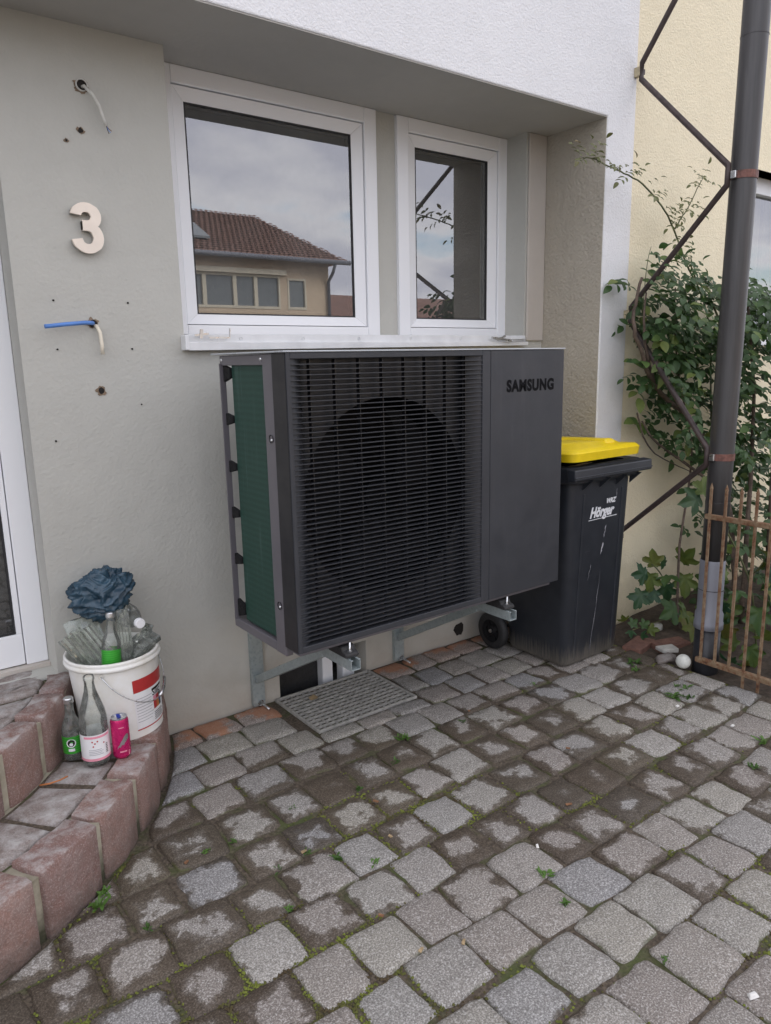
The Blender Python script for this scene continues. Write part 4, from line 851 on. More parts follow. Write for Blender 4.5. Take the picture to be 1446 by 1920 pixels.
lid = loft([(rrect(2.70, 3.232, 2.172, 2.70, .05), lambda x, y: 1.052 + (2.70 - y) * .035), (rrect(2.695, 3.237, 2.167, 2.70, .05), lambda x, y: 1.085 + (2.70 - y) * .045), (rrect(2.71, 3.222, 2.182, 2.69, .05), lambda x, y: 1.098 + (2.70 - y) * .05), (rrect(2.76, 3.175, 2.235, 2.65, .05), lambda x, y: 1.098 + (2.70 - y) * .05), (rrect(2.785, 3.15, 2.26, 2.63, .05), lambda x, y: 1.118 + (2.70 - y) * .05)])
nn = 24; lid.f.append(tuple(4 * nn + i for i in range(nn))); lid_o = lid.build('lid', 'yellow', bn, bevel=0); autosmooth(lid_o, 50)
B().hexa([(3.03, 2.24, 1.126), (3.11, 2.24, 1.126), (3.11, 2.62, 1.108), (3.03, 2.62, 1.108), (3.04, 2.255, 1.150), (3.10, 2.255, 1.150), (3.10, 2.60, 1.134), (3.04, 2.60, 1.134)]).build('lid_grip', 'yellow', lid_o, bevel=.008, seg=3)
B().tube([(2.72, 2.745, 1.06), (3.24, 2.745, 1.06)], .014, 10).build('handle_bar', 'bin', bn, smooth=True)
for xw in (2.735, 3.255):
    RY = Matrix.Rotation(math.radians(90), 3, 'Y'); wc = (xw, 2.705, .102)
    wh = B().lathe([(.062, -.022), (.090, -.022), (.1, -.014), (.102, 0), (.1, .014), (.090, .022), (.062, .022)], 36, wc, RY).build('wheel', 'rubber', bn, smooth=True)
    B().lathe([(.064, -.014), (.052, -.006), (.03, -.006), (.026, -.018), (.0005, -.020)], 28, wc, RY).lathe([(.064, .014), (.052, .006), (.0005, .006)], 28, wc, RY).build('wheel_hub', 'black', wh, smooth=True)
    for k in range(6):
        t = k * math.pi / 3; B().bar((xw - .009, 2.705 + .024 * math.cos(t), .102 + .024 * math.sin(t)), (xw - .009, 2.705 + .06 * math.cos(t), .102 + .06 * math.sin(t)), .008, .008, (1, 0, 0)).build('spoke', 'black', wh)
B().tube([(2.71, 2.705, .102), (3.27, 2.705, .102)], .010, 10).build('axle', 'steel', bn)
tl_ = Matrix.Rotation(math.radians(90 + 2.1), 3, 'X')
text('printed_lettering', 'Hörger', .071, 'print_white', body, (2.913, yb_(.78) - .0012, .772), tl_, .0003, .0030, .28, .86)
text('printed_lettering', 'WRZ', .033, 'print_white', body, (3.035, yb_(.84) - .0012, .832), tl_, .0003, .0016, .28, .95)
B().quad((2.905, yb_(.762) - .0012, .758), (3.128, yb_(.762) - .0012, .760), (3.129, yb_(.764) - .0012, .764), (2.906, yb_(.764) - .0012, .761)).build('printed_underline', 'print_white', body)
rsb = random.Random(9)
for (xa, za, xb, zb, wd) in ((3.05, .72, 3.035, .655, .007), (3.036, .63, 3.02, .57, .012), (2.95, .53, 2.93, .45, .003), (3.12, .90, 3.115, .84, .004), (3.03, .48, 2.985, .05, .0025), (2.90, .60, 2.93, .605, .003)):
    q = B(); n = 7
    for k in range(n + 1):
        t = k / n; x = xa + (xb - xa) * t + rsb.uniform(-.003, .003); z = za + (zb - za) * t; ww = wd * rsb.uniform(.3, 1.1) * (0.3 if k in (0, n) else 1)
        q.v += [(x - ww / 2, yb_(z) - .001, z), (x + ww / 2, yb_(z) - .001, z)]
    for k in range(n): q.f.append((2 * k, 2 * k + 1, 2 * k + 3, 2 * k + 2))
    q.build('scuff_mark', 'print_grey', body)
st = B()
for k in range(9): x = 2.80 + k * .008; st.bar((x, 2.30, 1.03), (x + rsb.uniform(-.01, .02), 2.195 + rsb.uniform(-.01, .02), 1.052 + rsb.uniform(-.004, .006)), .002, .002)
st = st.build('straw_bundle', 'straw'); tag(st, 'a few straw stalks poking out under the yellow bin lid', 'straw')

# ------------------------------------------------------------------ drainpipe with zigzag brace
dp = empty('drainpipe', (3.365, 1.84, 0), 'tall dark drainpipe standing before the cream wall', 'drainpipe')
def pp(z): t = z / 3; return (3.365 + .018 * t, 1.84 - .012 * t, z)
B().tube([pp(.55), pp(1.065), pp(1.4), pp(2.9), pp(6.3)], .056, 28).build('pipe', 'pipe', dp, smooth=True)
B().lathe([(.0565, .565), (.059, .56), (.059, .40), (.059, .305), (.066, .29), (.066, .25), (.069, .245), (.069, .215), (.060, .21)], 32, (3.367, 1.8385, 0)).build('coupling', 'pipe_grey', dp, smooth=True)
B().tube([pp(.413), pp(.416)], .0602, 28).build('coupling_seam', 'rubber', dp)
B().tube([pp(-.1), pp(.212)], .061, 28).build('ground_pipe', 'pipe_black', dp, smooth=True)
B().tube([pp(2.87), pp(2.875)], .0575, 28).build('pipe_joint', 'pipe', dp); B().tube([pp(.85), pp(.853)], .0567, 28).build('pipe_joint', 'pipe', dp)
for z in (1.07, 2.315, 3.55):
    cl = B().tube([pp(z - .016), pp(z + .016)], .0595, 28).build('clamp', 'clamp', dp)
    x, y, _ = pp(z); B().box(x - .075, x - .058, y - .004, y + .022, z - .016, z + .016).build('clamp_bolt', 'steel', cl, bevel=.003)
def zig(pts, r=.011):
    return pts
zz_ = empty('zigzag_brace', (3.5, 2.48, 1.7), 'brown bent iron bar zigzagging between wall and drainpipe', 'brace')
wallp = lambda z: (3.52, 2.488, z); pip = lambda z: (pp(z)[0] - .078, pp(z)[1] + .02, z)
pts = [pip(3.55), wallp(2.975), wallp(2.925), pip(2.345), pip(2.285), wallp(1.79), wallp(1.74), pip(1.10), pip(1.045), wallp(.56), wallp(.52), pip(.1)]
path = []
for a, b_ in zip(pts[:-1], pts[1:]):
    a = Vector(a); b_ = Vector(b_); L_ = (b_ - a).length
    if L_ > .15: path += [a.lerp(b_, .02), a.lerp(b_, .98)]
B().tube(path[:-2] + [path[-2]], .0135, 10).build('bar', 'rod', zz_, smooth=True)
for z in (2.95, 1.765, .54): B().box(3.50, 3.528, 2.478, 2.5095, z - .022, z + .022).build('wall_block', 'ochre', zz_, bevel=.003); B().box(3.505, 3.54, 2.472, 2.478, z - .012, z + .012).build('cleat', 'rod', zz_)

# ------------------------------------------------------------------ iron fence
fe = empty('iron_fence', (3.30, 1.5, 0), 'rusty iron fence with pointed bars at the edge of the paving', 'fence')
for z, t in ((.788, .024), (.062, .026)): B().box(3.287, 3.313, .55, 1.853, z - t / 2, z + t / 2).build('rail', 'rust', fe, bevel=.003)
rf_ = random.Random(11)
for i in range(18):
    y = 1.826 - .0722 * i; h = .0054; zb = .05 if i < 3 else -.03; zt = .925 + rf_.uniform(-.006, .006); dx = rf_.uniform(-.004, .004); dy = rf_.uniform(-.004, .004)
    if y < .55: break
    b = B().hexa([(3.2925 - h, y - h, zb), (3.2925 + h, y - h, zb), (3.2925 + h, y + h, zb), (3.2925 - h, y + h, zb), (3.2925 - h + dx, y - h + dy, zt), (3.2925 + h + dx, y - h + dy, zt), (3.2925 + h + dx, y + h + dy, zt), (3.2925 - h + dx, y + h + dy, zt)])
    c_ = (3.2925 + dx, y + dy); k = len(b.v); hh = h * 1.25
    b.v += [(c_[0] - hh, c_[1] - hh, zt), (c_[0] + hh, c_[1] - hh, zt), (c_[0] + hh, c_[1] + hh, zt), (c_[0] - hh, c_[1] + hh, zt), (c_[0], c_[1], zt + .03)]; b.f += [(k, k + 1, k + 4), (k + 1, k + 2, k + 4), (k + 2, k + 3, k + 4), (k + 3, k, k + 4), (k + 3, k + 2, k + 1, k)]
    b.build('fence_bar', 'rust', fe)

# ------------------------------------------------------------------ bucket of glass on the step
bk = empty('paint_bucket', (.742, 2.70, .203), 'white plastic paint bucket full of glass waste on the step', 'bucket')
BC = Vector((.745, 2.70, .2035)); BT = Vector((.733, 2.712, .515))
def bpt(r, t, ang): c = BC.lerp(BT, t); return c + Vector((r * math.cos(ang), r * math.sin(ang), 0))
def blathe(prof, n=48):
    b = B()
    for r, t in prof:
        for j in range(n): b.v.append(tuple(bpt(r, t, 2 * math.pi * j / n)))
    for i in range(len(prof) - 1):
        for j in range(n): b.f.append((i * n + j, i * n + (j + 1) % n, (i + 1) * n + (j + 1) % n, (i + 1) * n + j))
    return b
brad = lambda t: .146 + .015 * t
bo_ = blathe([(.14, 0.0), (.146, .012), (brad(.5), .5), (brad(.91), .91), (brad(.91) - .003, .905), (brad(.5) - .003, .5), (.142, .03), (.001, .03)])
bo_.f.append(tuple(reversed(range(48)))); body_b = bo_.build('bucket_body', 'bucket', bk); autosmooth(body_b, 50)
rim_b = blathe([(brad(.91), .895), (.170, .90), (.1725, .92), (.170, .945), (.166, .95), (.168, .965), (.169, .985), (.166, 1.0), (.160, 1.0), (.158, .96), (.158, .905)]).build('bucket_rim', 'bucket', bk, smooth=True)
def patch(a0, a1, t0, t1, off, slant=0, n=14):
    b = B()
    for i in range(n + 1):
        a = math.radians(a0 + (a1 - a0) * i / n)
        for t in (t0, t1): tt = t + slant * i / n; b.v.append(tuple(bpt(brad(tt) + off, tt, a)))
    for i in range(n): b.f.append((2 * i, 2 * i + 2, 2 * i + 3, 2 * i + 1))
    return b
lab = patch(-86, -22, .10, .735, .0008).build('bucket_label', 'label_white', bk)
patch(-86, -22, .575, .735, .0014).build('label_band', 'label_red', lab)
patch(-86, -22, .10, .115, .0014).build('label_line', 'label_red', lab)
for k in range(9): patch(-84, -60 + (k % 3) * 2, .20 + .036 * k, .207 + .036 * k, .0014, n=5).build('label_line', 'print_grey', lab)
for k in range(5): patch(-55, -33 + (k % 2) * 3, .145 + .022 * k, .153 + .022 * k, .0014, n=5).build('label_line', 'hole', lab)
for k, mt in enumerate(('label_red', 'orange', 'fins', 'label_red', 'orange', 'blue', 'label_pink', 'label_red', 'fins')): patch(-55 + 7 * (k % 3), -48 + 7 * (k % 3), .28 + .055 * (k // 3), .335 + .055 * (k // 3), .0014, n=3).build('label_picture', mt, lab)
patch(-57, -30, .515, .545, .0014, n=6).build('label_line', 'hole', lab)
def curved_text(body, size, a_start, t, mat, off=.0018):
    """lettering wrapped round the bucket"""
    cu = bpy.data.curves.new('lettering', 'FONT'); cu.body = body; cu.size = size; cu.offset = size * .015; cu.resolution_u = 2; o = bpy.data.objects.new('lettering', cu); sc.collection.objects.link(o)
    dg = bpy.context.evaluated_depsgraph_get(); dg.update(); me = bpy.data.meshes.new_from_object(o.evaluated_get(dg)); bpy.data.objects.remove(o); bpy.data.curves.remove(cu); me.materials.clear()
    cw = BC.copy()
    for v in me.vertices:
        tt = t + v.co.y / .311; a = math.radians(a_start) + v.co.x / .155; v.co = bpt(brad(tt) + off, tt, a) - cw
    return link('label_lettering', me, MATS[mat], lab, cw)
curved_text('Silic', .036, -57, .455, 'hole')
# wire handle with grip
hpts = []
for k in range(15):
    u = k / 14; a = math.radians(-122 + 122 * u); t = .86 - .42 * math.sin(math.pi * u) ** .8; hpts.append(tuple(bpt(brad(t) + .006 + .02 * math.sin(math.pi * u), t, a)))
hd = B().tube(hpts, .002, 8).build('wire_handle', 'steel', bk, smooth=True)
B().tube(hpts[8:12], .006, 10).build('handle_grip', 'steel', hd, smooth=True)
for a in (-122, 0): B().lathe([(.001, -.006), (.008, -.005), (.009, .004)], 12, bpt(brad(.86), .86, math.radians(a)), Vector((math.cos(math.radians(a)), math.sin(math.radians(a)), 0)).to_track_quat('Z', 'Y').to_matrix()).build('handle_lug', 'bucket', bk, smooth=True)
# bottles --------------------------------------------------------
def bottle(name, label, base, axis, prof, lab_z=None, lab_mat='label_green', cap=None, cap_mat='steel', liquid=None, group=None):
    base = Vector(base); q = Vector(axis).normalized().to_track_quat('Z', 'Y').to_matrix() if tuple(axis) != (0, 0, 1) else Matrix.Identity(3)
    root = empty(name, base, label, 'bottle', group)
    b = B().lathe(prof, 32, base, q); b.f.append(tuple(reversed(range(32)))); b.build('glass', 'bottle', root, smooth=True)
    def rad(z):
        for (r0, z0), (r1, z1) in zip(prof[:-1], prof[1:]):
            if z0 <= z <= z1 and z1 > z0: return r0 + (r1 - r0) * (z - z0) / (z1 - z0)
        return prof[-1][0]
    lo = None
    if lab_z: lo = B().lathe([(rad(lab_z[0]) + .0008, lab_z[0]), (rad((lab_z[0] + lab_z[1]) / 2) + .0008, (lab_z[0] + lab_z[1]) / 2), (rad(lab_z[1]) + .0008, lab_z[1])], 32, base, q).build('label', lab_mat, root, smooth=True)
    if cap: r, z0, z1 = cap; B().lathe([(r * .96, z0), (r, z0 + .002), (r, z1 - .003), (r * .9, z1), (.0005, z1)], 28, base, q).build('cap', cap_mat, root, smooth=False)
    if liquid: B().lathe([(.001, .006), (rad(.01) - .003, .008), (rad(liquid) - .003, liquid), (.001, liquid)], 28, base, q).build('liquid', 'bottle', root, smooth=True)
    return root, lo, q, rad
small = lambda s=1: [(.024 * s, 0), (.031 * s, .004), (.033 * s, .012), (.033 * s, .095), (.0325 * s, .115), (.026 * s, .138), (.017 * s, .16), (.0145 * s, .185), (.014 * s, .208), (.0145 * s, .212)]
rb1, l1, _, _ = bottle('small_bottle', 'small clear bottle with green label standing on the step', (.532, 2.568, .2045), (0, 0, 1), small(), (.03, .093), 'label_green', (.0165, .207, .226), 'steel', .10)
def cyl_patch(base, r, a0, a1, z0, z1, mat, name, parent, n=6):
    b = B()
    for i in range(n + 1):
        a = math.radians(a0 + (a1 - a0) * i / n)
        for z in (z0, z1): b.v.append((base[0] + r * math.cos(a), base[1] + r * math.sin(a), base[2] + z))
    for i in range(n): b.f.append((2 * i, 2 * i + 2, 2 * i + 3, 2 * i + 1))
    return b.build(name, mat, parent)
def cyl_disc(base, r, ac, zc, rr, mat, name, parent):
    b = B(); a0 = math.radians(ac)
    for k in range(16): t = k * math.pi / 8; a = a0 + rr * math.cos(t) / r; b.v.append((base[0] + r * math.cos(a), base[1] + r * math.sin(a), base[2] + zc + rr * math.sin(t)))
    b.f.append(tuple(range(16))); return b.build(name, mat, parent)
b1 = (.532, 2.568, .2045)
cyl_disc(b1, .0346, -112, .070, .016, 'print_white', 'label_emblem', l1); cyl_disc(b1, .0350, -112, .070, .0125, 'hole', 'label_emblem', l1); cyl_disc(b1, .0353, -112, .066, .006, 'print_white', 'label_emblem', l1)
cyl_patch(b1, .0346, -130, -95, .040, .050, 'print_white', 'label_print', l1)
big = [(.036, 0), (.044, .004), (.0465, .014), (.0465, .125), (.045, .135), (.046, .15), (.045, .165), (.040, .195), (.029, .232), (.020, .262), (.0165, .285), (.0165, .30), (.0185, .303), (.0185, .313), (.0165, .317)]
rb2, l2, _, _ = bottle('clear_bottle', 'tall clear bottle with pink and white label on the step', (.588, 2.492, .2045), (0, 0, 1), big, (.024, .118), 'label_white', None, None, .07)
b2 = (.588, 2.492, .2045)
cyl_patch(b2, .0481, -180, 180, .024, .033, 'label_pink', 'label_band', l2, 36); cyl_patch(b2, .0481, -150, -40, .106, .114, 'label_pink', 'label_band', l2, 12)
for a, z in ((-116, .095), (-106, .088), (-96, .095), (-113, .078), (-70, .085)): cyl_disc(b2, .0482, a, z, .0028, 'label_red', 'label_mark', l2)
for k in range(4): cyl_patch(b2, .0481, -132, -75 - 6 * (k % 2), .046 + .006 * k, .048 + .006 * k, 'print_grey', 'label_print', l2)
for k in range(6): cyl_patch(b2, .0481, -62, -52, .045 + .006 * k, .048 + .006 * k, 'hole', 'label_print', l2, 2)
# pink can
cn = empty('drink_can', (.668, 2.470, .204), 'magenta drinks can with silver animal emblem on the step', 'can'); cb = (.668, 2.470, .2045); tiltm = Matrix.Identity(3)
c_ = B().lathe([(.02, .001), (.023, 0), (.029, .010), (.0305, .015), (.0305, .137), (.027, .147)], 36, cb); c_.f.append(tuple(reversed(range(36)))); can_o = c_.build('can_body', 'can_pink', cn, smooth=True)
B().lathe([(.0272, .146), (.0275, .151), (.0262, .151), (.0255, .146), (.0005, .146)], 36, cb).build('can_top', 'can_silver', cn, smooth=False)
B().hexa([(.660, 2.468, .3515), (.671, 2.462, .3515), (.677, 2.474, .3515), (.667, 2.480, .3515), (.658, 2.470, .366), (.669, 2.464, .366), (.671, 2.468, .364), (.661, 2.474, .364)]).build('pull_tab', 'blue', cn, bevel=.001)
# silver leaping silhouette wrapped on the can (simple angular animal shape)
sil = [(-.020, .040), (-.017, .052), (-.012, .056), (-.008, .066), (-.001, .075), (.006, .086), (.014, .093), (.021, .092), (.023, .086), (.019, .081), (.022, .074), (.016, .072), (.012, .066), (.006, .062), (.003, .054), (-.001, .057), (-.006, .054), (-.009, .046), (-.012, .050), (-.016, .046)]
b = B(); ncol = 22
for k in range(ncol + 1):
    u = -.0199 + .0428 * k / ncol; hits = []
    for (u1, v1), (u2, v2) in zip(sil, sil[1:] + sil[:1]):
        if (u1 - u) * (u2 - u) < 0: hits.append(v1 + (v2 - v1) * (u - u1) / (u2 - u1))
    lo_, hi_ = (min(hits), max(hits)) if hits else (.05, .05); a = math.radians(-95) + u / .0308
    for v in (lo_, hi_): b.v.append((cb[0] + .0309 * math.cos(a), cb[1] + .0309 * math.sin(a), cb[2] + v))
for k in range(ncol): b.f.append((2 * k, 2 * k + 2, 2 * k + 3, 2 * k + 1))
b.build('can_emblem', 'can_silver', can_o, fixn=False)
cyl_patch(cb, .0308, -118, -72, .028, .033, 'label_pink', 'can_print', can_o); cyl_patch(cb, .0308, -60, -52, .012, .03, 'label_pink', 'can_print', can_o, 2); cyl_patch(cb, .0308, -115, -80, .118, .121, 'label_pink', 'can_print', can_o)
# glass inside the bucket
bottle('small_bottle', 'small bottle with bright green label sticking out of the bucket', (.701, 2.625, .452), (.02, .02, .21), small(), (.03, .093), 'label_green', (.0165, .207, .226), 'steel')
bottle('clear_bottle', 'clear bottle with white cap lying across the bucket top', (.803, 2.85, .618), (.05, -1, .01), [(.036, 0), (.043, .006), (.044, .02), (.044, .13), (.035, .165), (.023, .19), (.0165, .205), (.0165, .23)], None, None, (.0185, .222, .243), 'label_white')
def block(name, label, c, ax, ay, az, su, sv, sw, ribs=5):
    ax = Vector(ax).normalized(); ay = (Vector(ay) - ax * Vector(ay).dot(ax)).normalized(); az = ax.cross(ay); c = Vector(c); b = B(); n = ribs * 2; rr = random.Random(int(c.x * 1e4))
    for k in range(n + 1):
        u = -su + 2 * su * k / n; d = .002 if k % 2 else 0
        for vv, ww in ((-sv, -sw + d), (sv + rr.uniform(-.004, .004), -sw + d), (sv + rr.uniform(-.004, .004), sw - d), (-sv, sw - d)): b.v.append(tuple(c + ax * u + ay * vv + az * ww))
    for k in range(n):
        for j in range(4): b.f.append((4 * k + j, 4 * k + (j + 1) % 4, 4 * k + 4 + (j + 1) % 4, 4 * k + 4 + j))
    b.f += [(3, 2, 1, 0), tuple(4 * n + j for j in range(4))]
    o = b.build(name, 'block', None, bevel=.0015); return tag(o, label, 'glass', 'broken glass pieces in the bucket')
block('glass_shard', 'upright ribbed glass strip between bottle and bag in the bucket', (.768, 2.655, .565), (1, 0, 0), (.12, .1, 1), (0, 1, 0), .022, .105, .012, 4)
block('glass_shard', 'large slanted broken glass pane at the left of the bucket', (.655, 2.66, .555), (.6, -.5, .5), (-.2, .1, 1), (0, 1, 0), .05, .075, .010, 5)
block('glass_shard', 'second slanted glass pane leaning behind the first at bucket left', (.625, 2.70, .545), (.7, -.4, .55), (-.3, .1, 1), (0, 1, 0), .045, .07, .008, 4)
block('glass_shard', 'flat stepped glass block at the right inside the bucket', (.83, 2.665, .525), (.9, .3, .3), (-.3, 1, .3), (0, 0, 1), .06, .04, .012, 6)
block('glass_shard', 'small clear glass offcut at the right rim of the bucket', (.868, 2.72, .545), (.5, .2, .8), (-.5, 1, .2), (0, 0, 1), .03, .02, .008, 3)
block('glass_shard', 'thin glass sheet at the back left of the bucket', (.66, 2.79, .58), (1, .1, .15), (0, .4, 1), (0, 1, 0), .06, .05, .004, 3)
fl = blathe([(.001, .78), (.10, .80), (.154, .82)], 32); 
for i, v in enumerate(fl.v): fl.v[i] = (v[0], v[1], v[2] + R_.uniform(-.02, .02))
o = fl.build('glass_cullet', 'block', None); o['kind'] = 'stuff'; o['label'] = 'loose broken glass filling the bucket'; o['category'] = 'glass'
# crumpled blue bag
bmg = bmesh.new(); bmesh.ops.create_icosphere(bmg, subdivisions=6, radius=1)
rbg = random.Random(4); folds = []
for k in range(18):
    nv = Vector((rbg.gauss(0, 1), rbg.gauss(0, 1), rbg.gauss(0, 1))).normalized(); folds.append((nv, rbg.uniform(-.75, .75), rbg.choice((-1, 1, -1)) * rbg.uniform(.16, .42) * (1 if k < 9 else .4)))
for v in bmg.verts:
    d = v.co.normalized(); r = .98
    dd = (d + Vector((noise.noise(d * 1.3), noise.noise(d * 1.3 + Vector((7, 0, 0))), noise.noise(d * 1.3 + Vector((0, 9, 0))))) * .35)
    for nv, c0, am in folds: r += am * .55 * (abs(dd.dot(nv) - c0) - .45)
    q = Vector((dd.x * 1.1 + dd.z * .8, dd.y * 1.2, dd.z * 2.6 - dd.x * .9))      # long folds that run slantwise
    r += .20 * (1 - abs(noise.noise(q * 1.25 + Vector((2.2, 0, 5)))) * 2.6) + .06 * (1 - abs(noise.noise(q * 2.9)) * 2.4) + .014 * (1 - abs(noise.noise(q * 6.5)) * 2)
    if d.z > .35 and d.x < .1: r += .45 * (d.z - .35) * max(0, 1 - abs(d.x + .3) * 1.6)
    r = max(.45, min(1.45, r))
    v.co = Vector((d.x * .112, d.y * .08, d.z * .10)) * r
me = bpy.data.meshes.new('plastic_bag'); bmg.to_mesh(me); bmg.free(); me.polygons.foreach_set('use_smooth', [True] * len(me.polygons))
bag = link('plastic_bag', me, MATS['bag'], None, Vector((.752, 2.775, .728))); tag(bag, 'crumpled dark blue plastic bag on top of the bucket', 'bag')
oc = B().tube([(.392, 2.452, .206), (.42, 2.437, .209), (.45, 2.436, .2095), (.478, 2.446, .209)], .0028, 6).build('orange_cord', 'orange', smooth=True); tag(oc, 'short orange cord lying on the lower step', 'cord')

# ------------------------------------------------------------------ plants
rl = random.Random(17)
def leaf_mesh(L=.045, Wd=.028, fold=.25, n=5):
    v = []; f = []
    for i in range(n + 1):
        t = i / n; w_ = Wd / 2 * math.sin(math.pi * min(1, t * .93 + .05)) ** .8; y = L * t; z = L * (.10 * t - .34 * t ** 2)
        v += [(-w_, y, z + abs(w_) * fold), (0, y, z), (w_, y, z + abs(w_) * fold)]
    for i in range(n): a = 3 * i; f += [(a, a + 1, a + 4, a + 3), (a + 1, a + 2, a + 5, a + 4)]
    return v, f
def mk(name, v, f): 
    me = bpy.data.meshes.new(name); me.from_pydata(v, [], f); me.polygons.foreach_set('use_smooth', [True] * len(f)); me.update(); return me
LV, LF = leaf_mesh()
rose_me = mk('rose_leaflet', LV, LF); rose_me.materials.append(MATS['rose_leaf'])
young_me = mk('young_leaflet', *leaf_mesh(.030, .015, .5)); young_me.materials.append(MATS['young_leaf'])
rose = empty('climbing_rose', (3.9, 2.2, 0), 'climbing rose with dark green leaves around the drainpipe', 'plant')
canes = [([(3.98, 2.02, .05), (4.05, 2.12, .6), (3.98, 2.25, 1.03), (3.82, 2.29, 1.2), (3.51, 2.31, 1.40), (3.36, 2.30, 1.58), (3.31, 2.31, 1.70), (3.33, 2.32, 1.80), (3.38, 2.33, 1.93)], .017, 'bark'),
         ([(3.51, 2.31, 1.41), (3.40, 2.30, 1.60), (3.37, 2.29, 1.72), (3.40, 2.31, 1.86)], .009, 'bark'),
         ([(4.05, 2.12, .4), (4.12, 2.3, 1.0), (4.10, 2.37, 1.74), (3.85, 2.38, 2.045), (3.716, 2.38, 2.212), (3.60, 2.38, 2.307), (3.43, 2.38, 2.391), (3.274, 2.38, 2.422), (3.155, 2.38, 2.438), (3.03, 2.38, 2.456), (2.96, 2.38, 2.45)], .006, 'greenbark'),
         ([(3.72, 2.37, 2.20), (3.76, 2.36, 2.26), (3.813, 2.36, 2.312), (3.912, 2.36, 2.443), (3.94, 2.36, 2.475)], .004, 'greenbark'),
         ([(4.2, 2.2, 1.2), (4.07, 2.3, 1.76), (3.92, 2.3, 1.845), (3.80, 2.3, 1.98), (3.77, 2.3, 2.06)], .007, 'greenbark'),
         ([(3.45, 2.36, 1.25), (3.50, 2.35, 1.12), (3.60, 2.34, 1.02), (3.75, 2.32, .95), (3.93, 2.3, .88)], .005, 'bark'),
         ([(4.0, 2.1, .75), (3.78, 2.25, .95), (3.6, 2.33, 1.08), (3.5, 2.36, 1.2)], .010, 'bark'),
         ([(4.02, 2.0, .0), (4.10, 2.05, .7), (4.25, 2.15, 1.3), (4.2, 2.2, 1.8)], .016, 'bark'),
         ([(3.7, 2.2, .0), (3.75, 2.25, .5), (3.9, 2.3, 1.0), (3.75, 2.33, 1.5), (3.72, 2.35, 1.9)], .008, 'bark'),
         ([(4.3, 2.0, .0), (4.35, 2.05, .8), (4.5, 2.1, 1.4), (4.55, 2.1, 1.95)], .012, 'bark'),
         ([(3.45, 2.36, 1.75), (3.50, 2.38, 2.0), (3.53, 2.38, 2.1)], .0025, 'greenbark'), ([(4.3, 2.0, .6), (4.1, 1.9, 1.3), (4.3, 1.85, 1.75), (4.5, 1.8, 1.85)], .005, 'greenbark')]
def smooth_path(pts, k=4):
    pts = [Vector(p) for p in pts]; o = []
    for i in range(len(pts) - 1):
        p0, p1, p2, p3 = pts[max(i - 1, 0)], pts[i], pts[i + 1], pts[min(i + 2, len(pts) - 1)]
        for j in range(k):
            t = j / k; o.append(.5 * ((2 * p1) + (p2 - p0) * t + (2 * p0 - 5 * p1 + 4 * p2 - p3) * t * t + (3 * p1 - p0 - 3 * p2 + p3) * t ** 3))
    o.append(pts[-1]); return o
cpaths = []
for pts, r, mt in canes:
    sp = smooth_path(pts); sp = [p + Vector((rl.uniform(-1, 1), rl.uniform(-1, 1), rl.uniform(-1, 1))) * r * .35 for p in sp]; cpaths.append(sp)
    B().tube(sp, [r * (1 - .55 * i / (len(sp) - 1)) for i in range(len(sp))], 8).build('cane', mt, rose, smooth=True)
leaves = []     # (matrix, kind)
def leaf_matrix(p, d, nrm, s):
    y = Vector(d).normalized(); x = y.cross(Vector(nrm)); x = x.normalized() if x.length > 1e-4 else y.orthogonal().normalized(); z = x.cross(y)
    return Matrix(((x.x * s, y.x * s, z.x * s, p[0]), (x.y * s, y.y * s, z.y * s, p[1]), (x.z * s, y.z * s, z.z * s, p[2]), (0, 0, 0, 1)))
def compound(p, d, n, s, kind):
    d = Vector(d).normalized(); up = Vector((0, -.5, .8)); side = d.cross(up).normalized(); p = Vector(p)
    for k in range(n // 2):
        q = p + d * (.03 + .03 * k) * s
        for sg in (-1, 1): leaves.append((leaf_matrix(q, d * .5 + side * sg + Vector((0, -.1, -.15 + rl.uniform(-.2, .1))), up + Vector((rl.uniform(-.6, .6), rl.uniform(-.6, .3), rl.uniform(-.3, .3))), s * rl.uniform(.75, 1.05)), kind))
    leaves.append((leaf_matrix(p + d * (.03 + .03 * (n // 2)) * s, d + Vector((0, 0, -.25)), up + Vector((rl.uniform(-.5, .5), rl.uniform(-.4, .2), 0)), s * rl.uniform(.95, 1.2)), kind))
env = [(3.42, 1.93), (3.38, 1.72), (3.43, 1.42), (3.54, 1.2), (3.76, 1.03), (4.0, .9), (4.65, .8), (4.75, 1.85), (4.3, 1.95), (4.0, 1.92), (3.75, 2.02), (3.5, 2.0)]
def inside(x, z):
    c = False; n = len(env)
    for i in range(n):
        (x1, z1), (x2, z2) = env[i], env[(i + 1) % n]
        if (z1 > z) != (z2 > z) and x < (x2 - x1) * (z - z1) / (z2 - z1) + x1: c = not c
    return c
cnt = 0
while cnt < 640:
    x = rl.uniform(3.25, 4.75); z = rl.uniform(.8, 2.05)
    if not inside(x, z): continue
    dn = noise.noise(Vector((x * 3.2, z * 3.2, 7))) + .25; pr = (.75 if 1.3 < z < 1.85 else .42) + dn * .9
    if rl.random() > pr: continue
    y = rl.uniform(2.12, 2.47) if x < 3.9 else rl.uniform(1.95, 2.45)
    compound((x, y, z), (rl.uniform(-1, 1), rl.uniform(-.9, .3), rl.uniform(-.6, .5)), rl.choice((5, 5, 7)), rl.uniform(0.85, 1.6), 'rose'); cnt += 1
for _ in range(330):     # lower dense growth behind the fence
    compound((rl.uniform(3.95, 5.1), rl.uniform(1.7, 2.42), rl.uniform(.12, .95)), (rl.uniform(-1, 1), rl.uniform(-.9, .3), rl.uniform(-.6, .4)), 5, rl.uniform(.9, 1.4), 'rose')
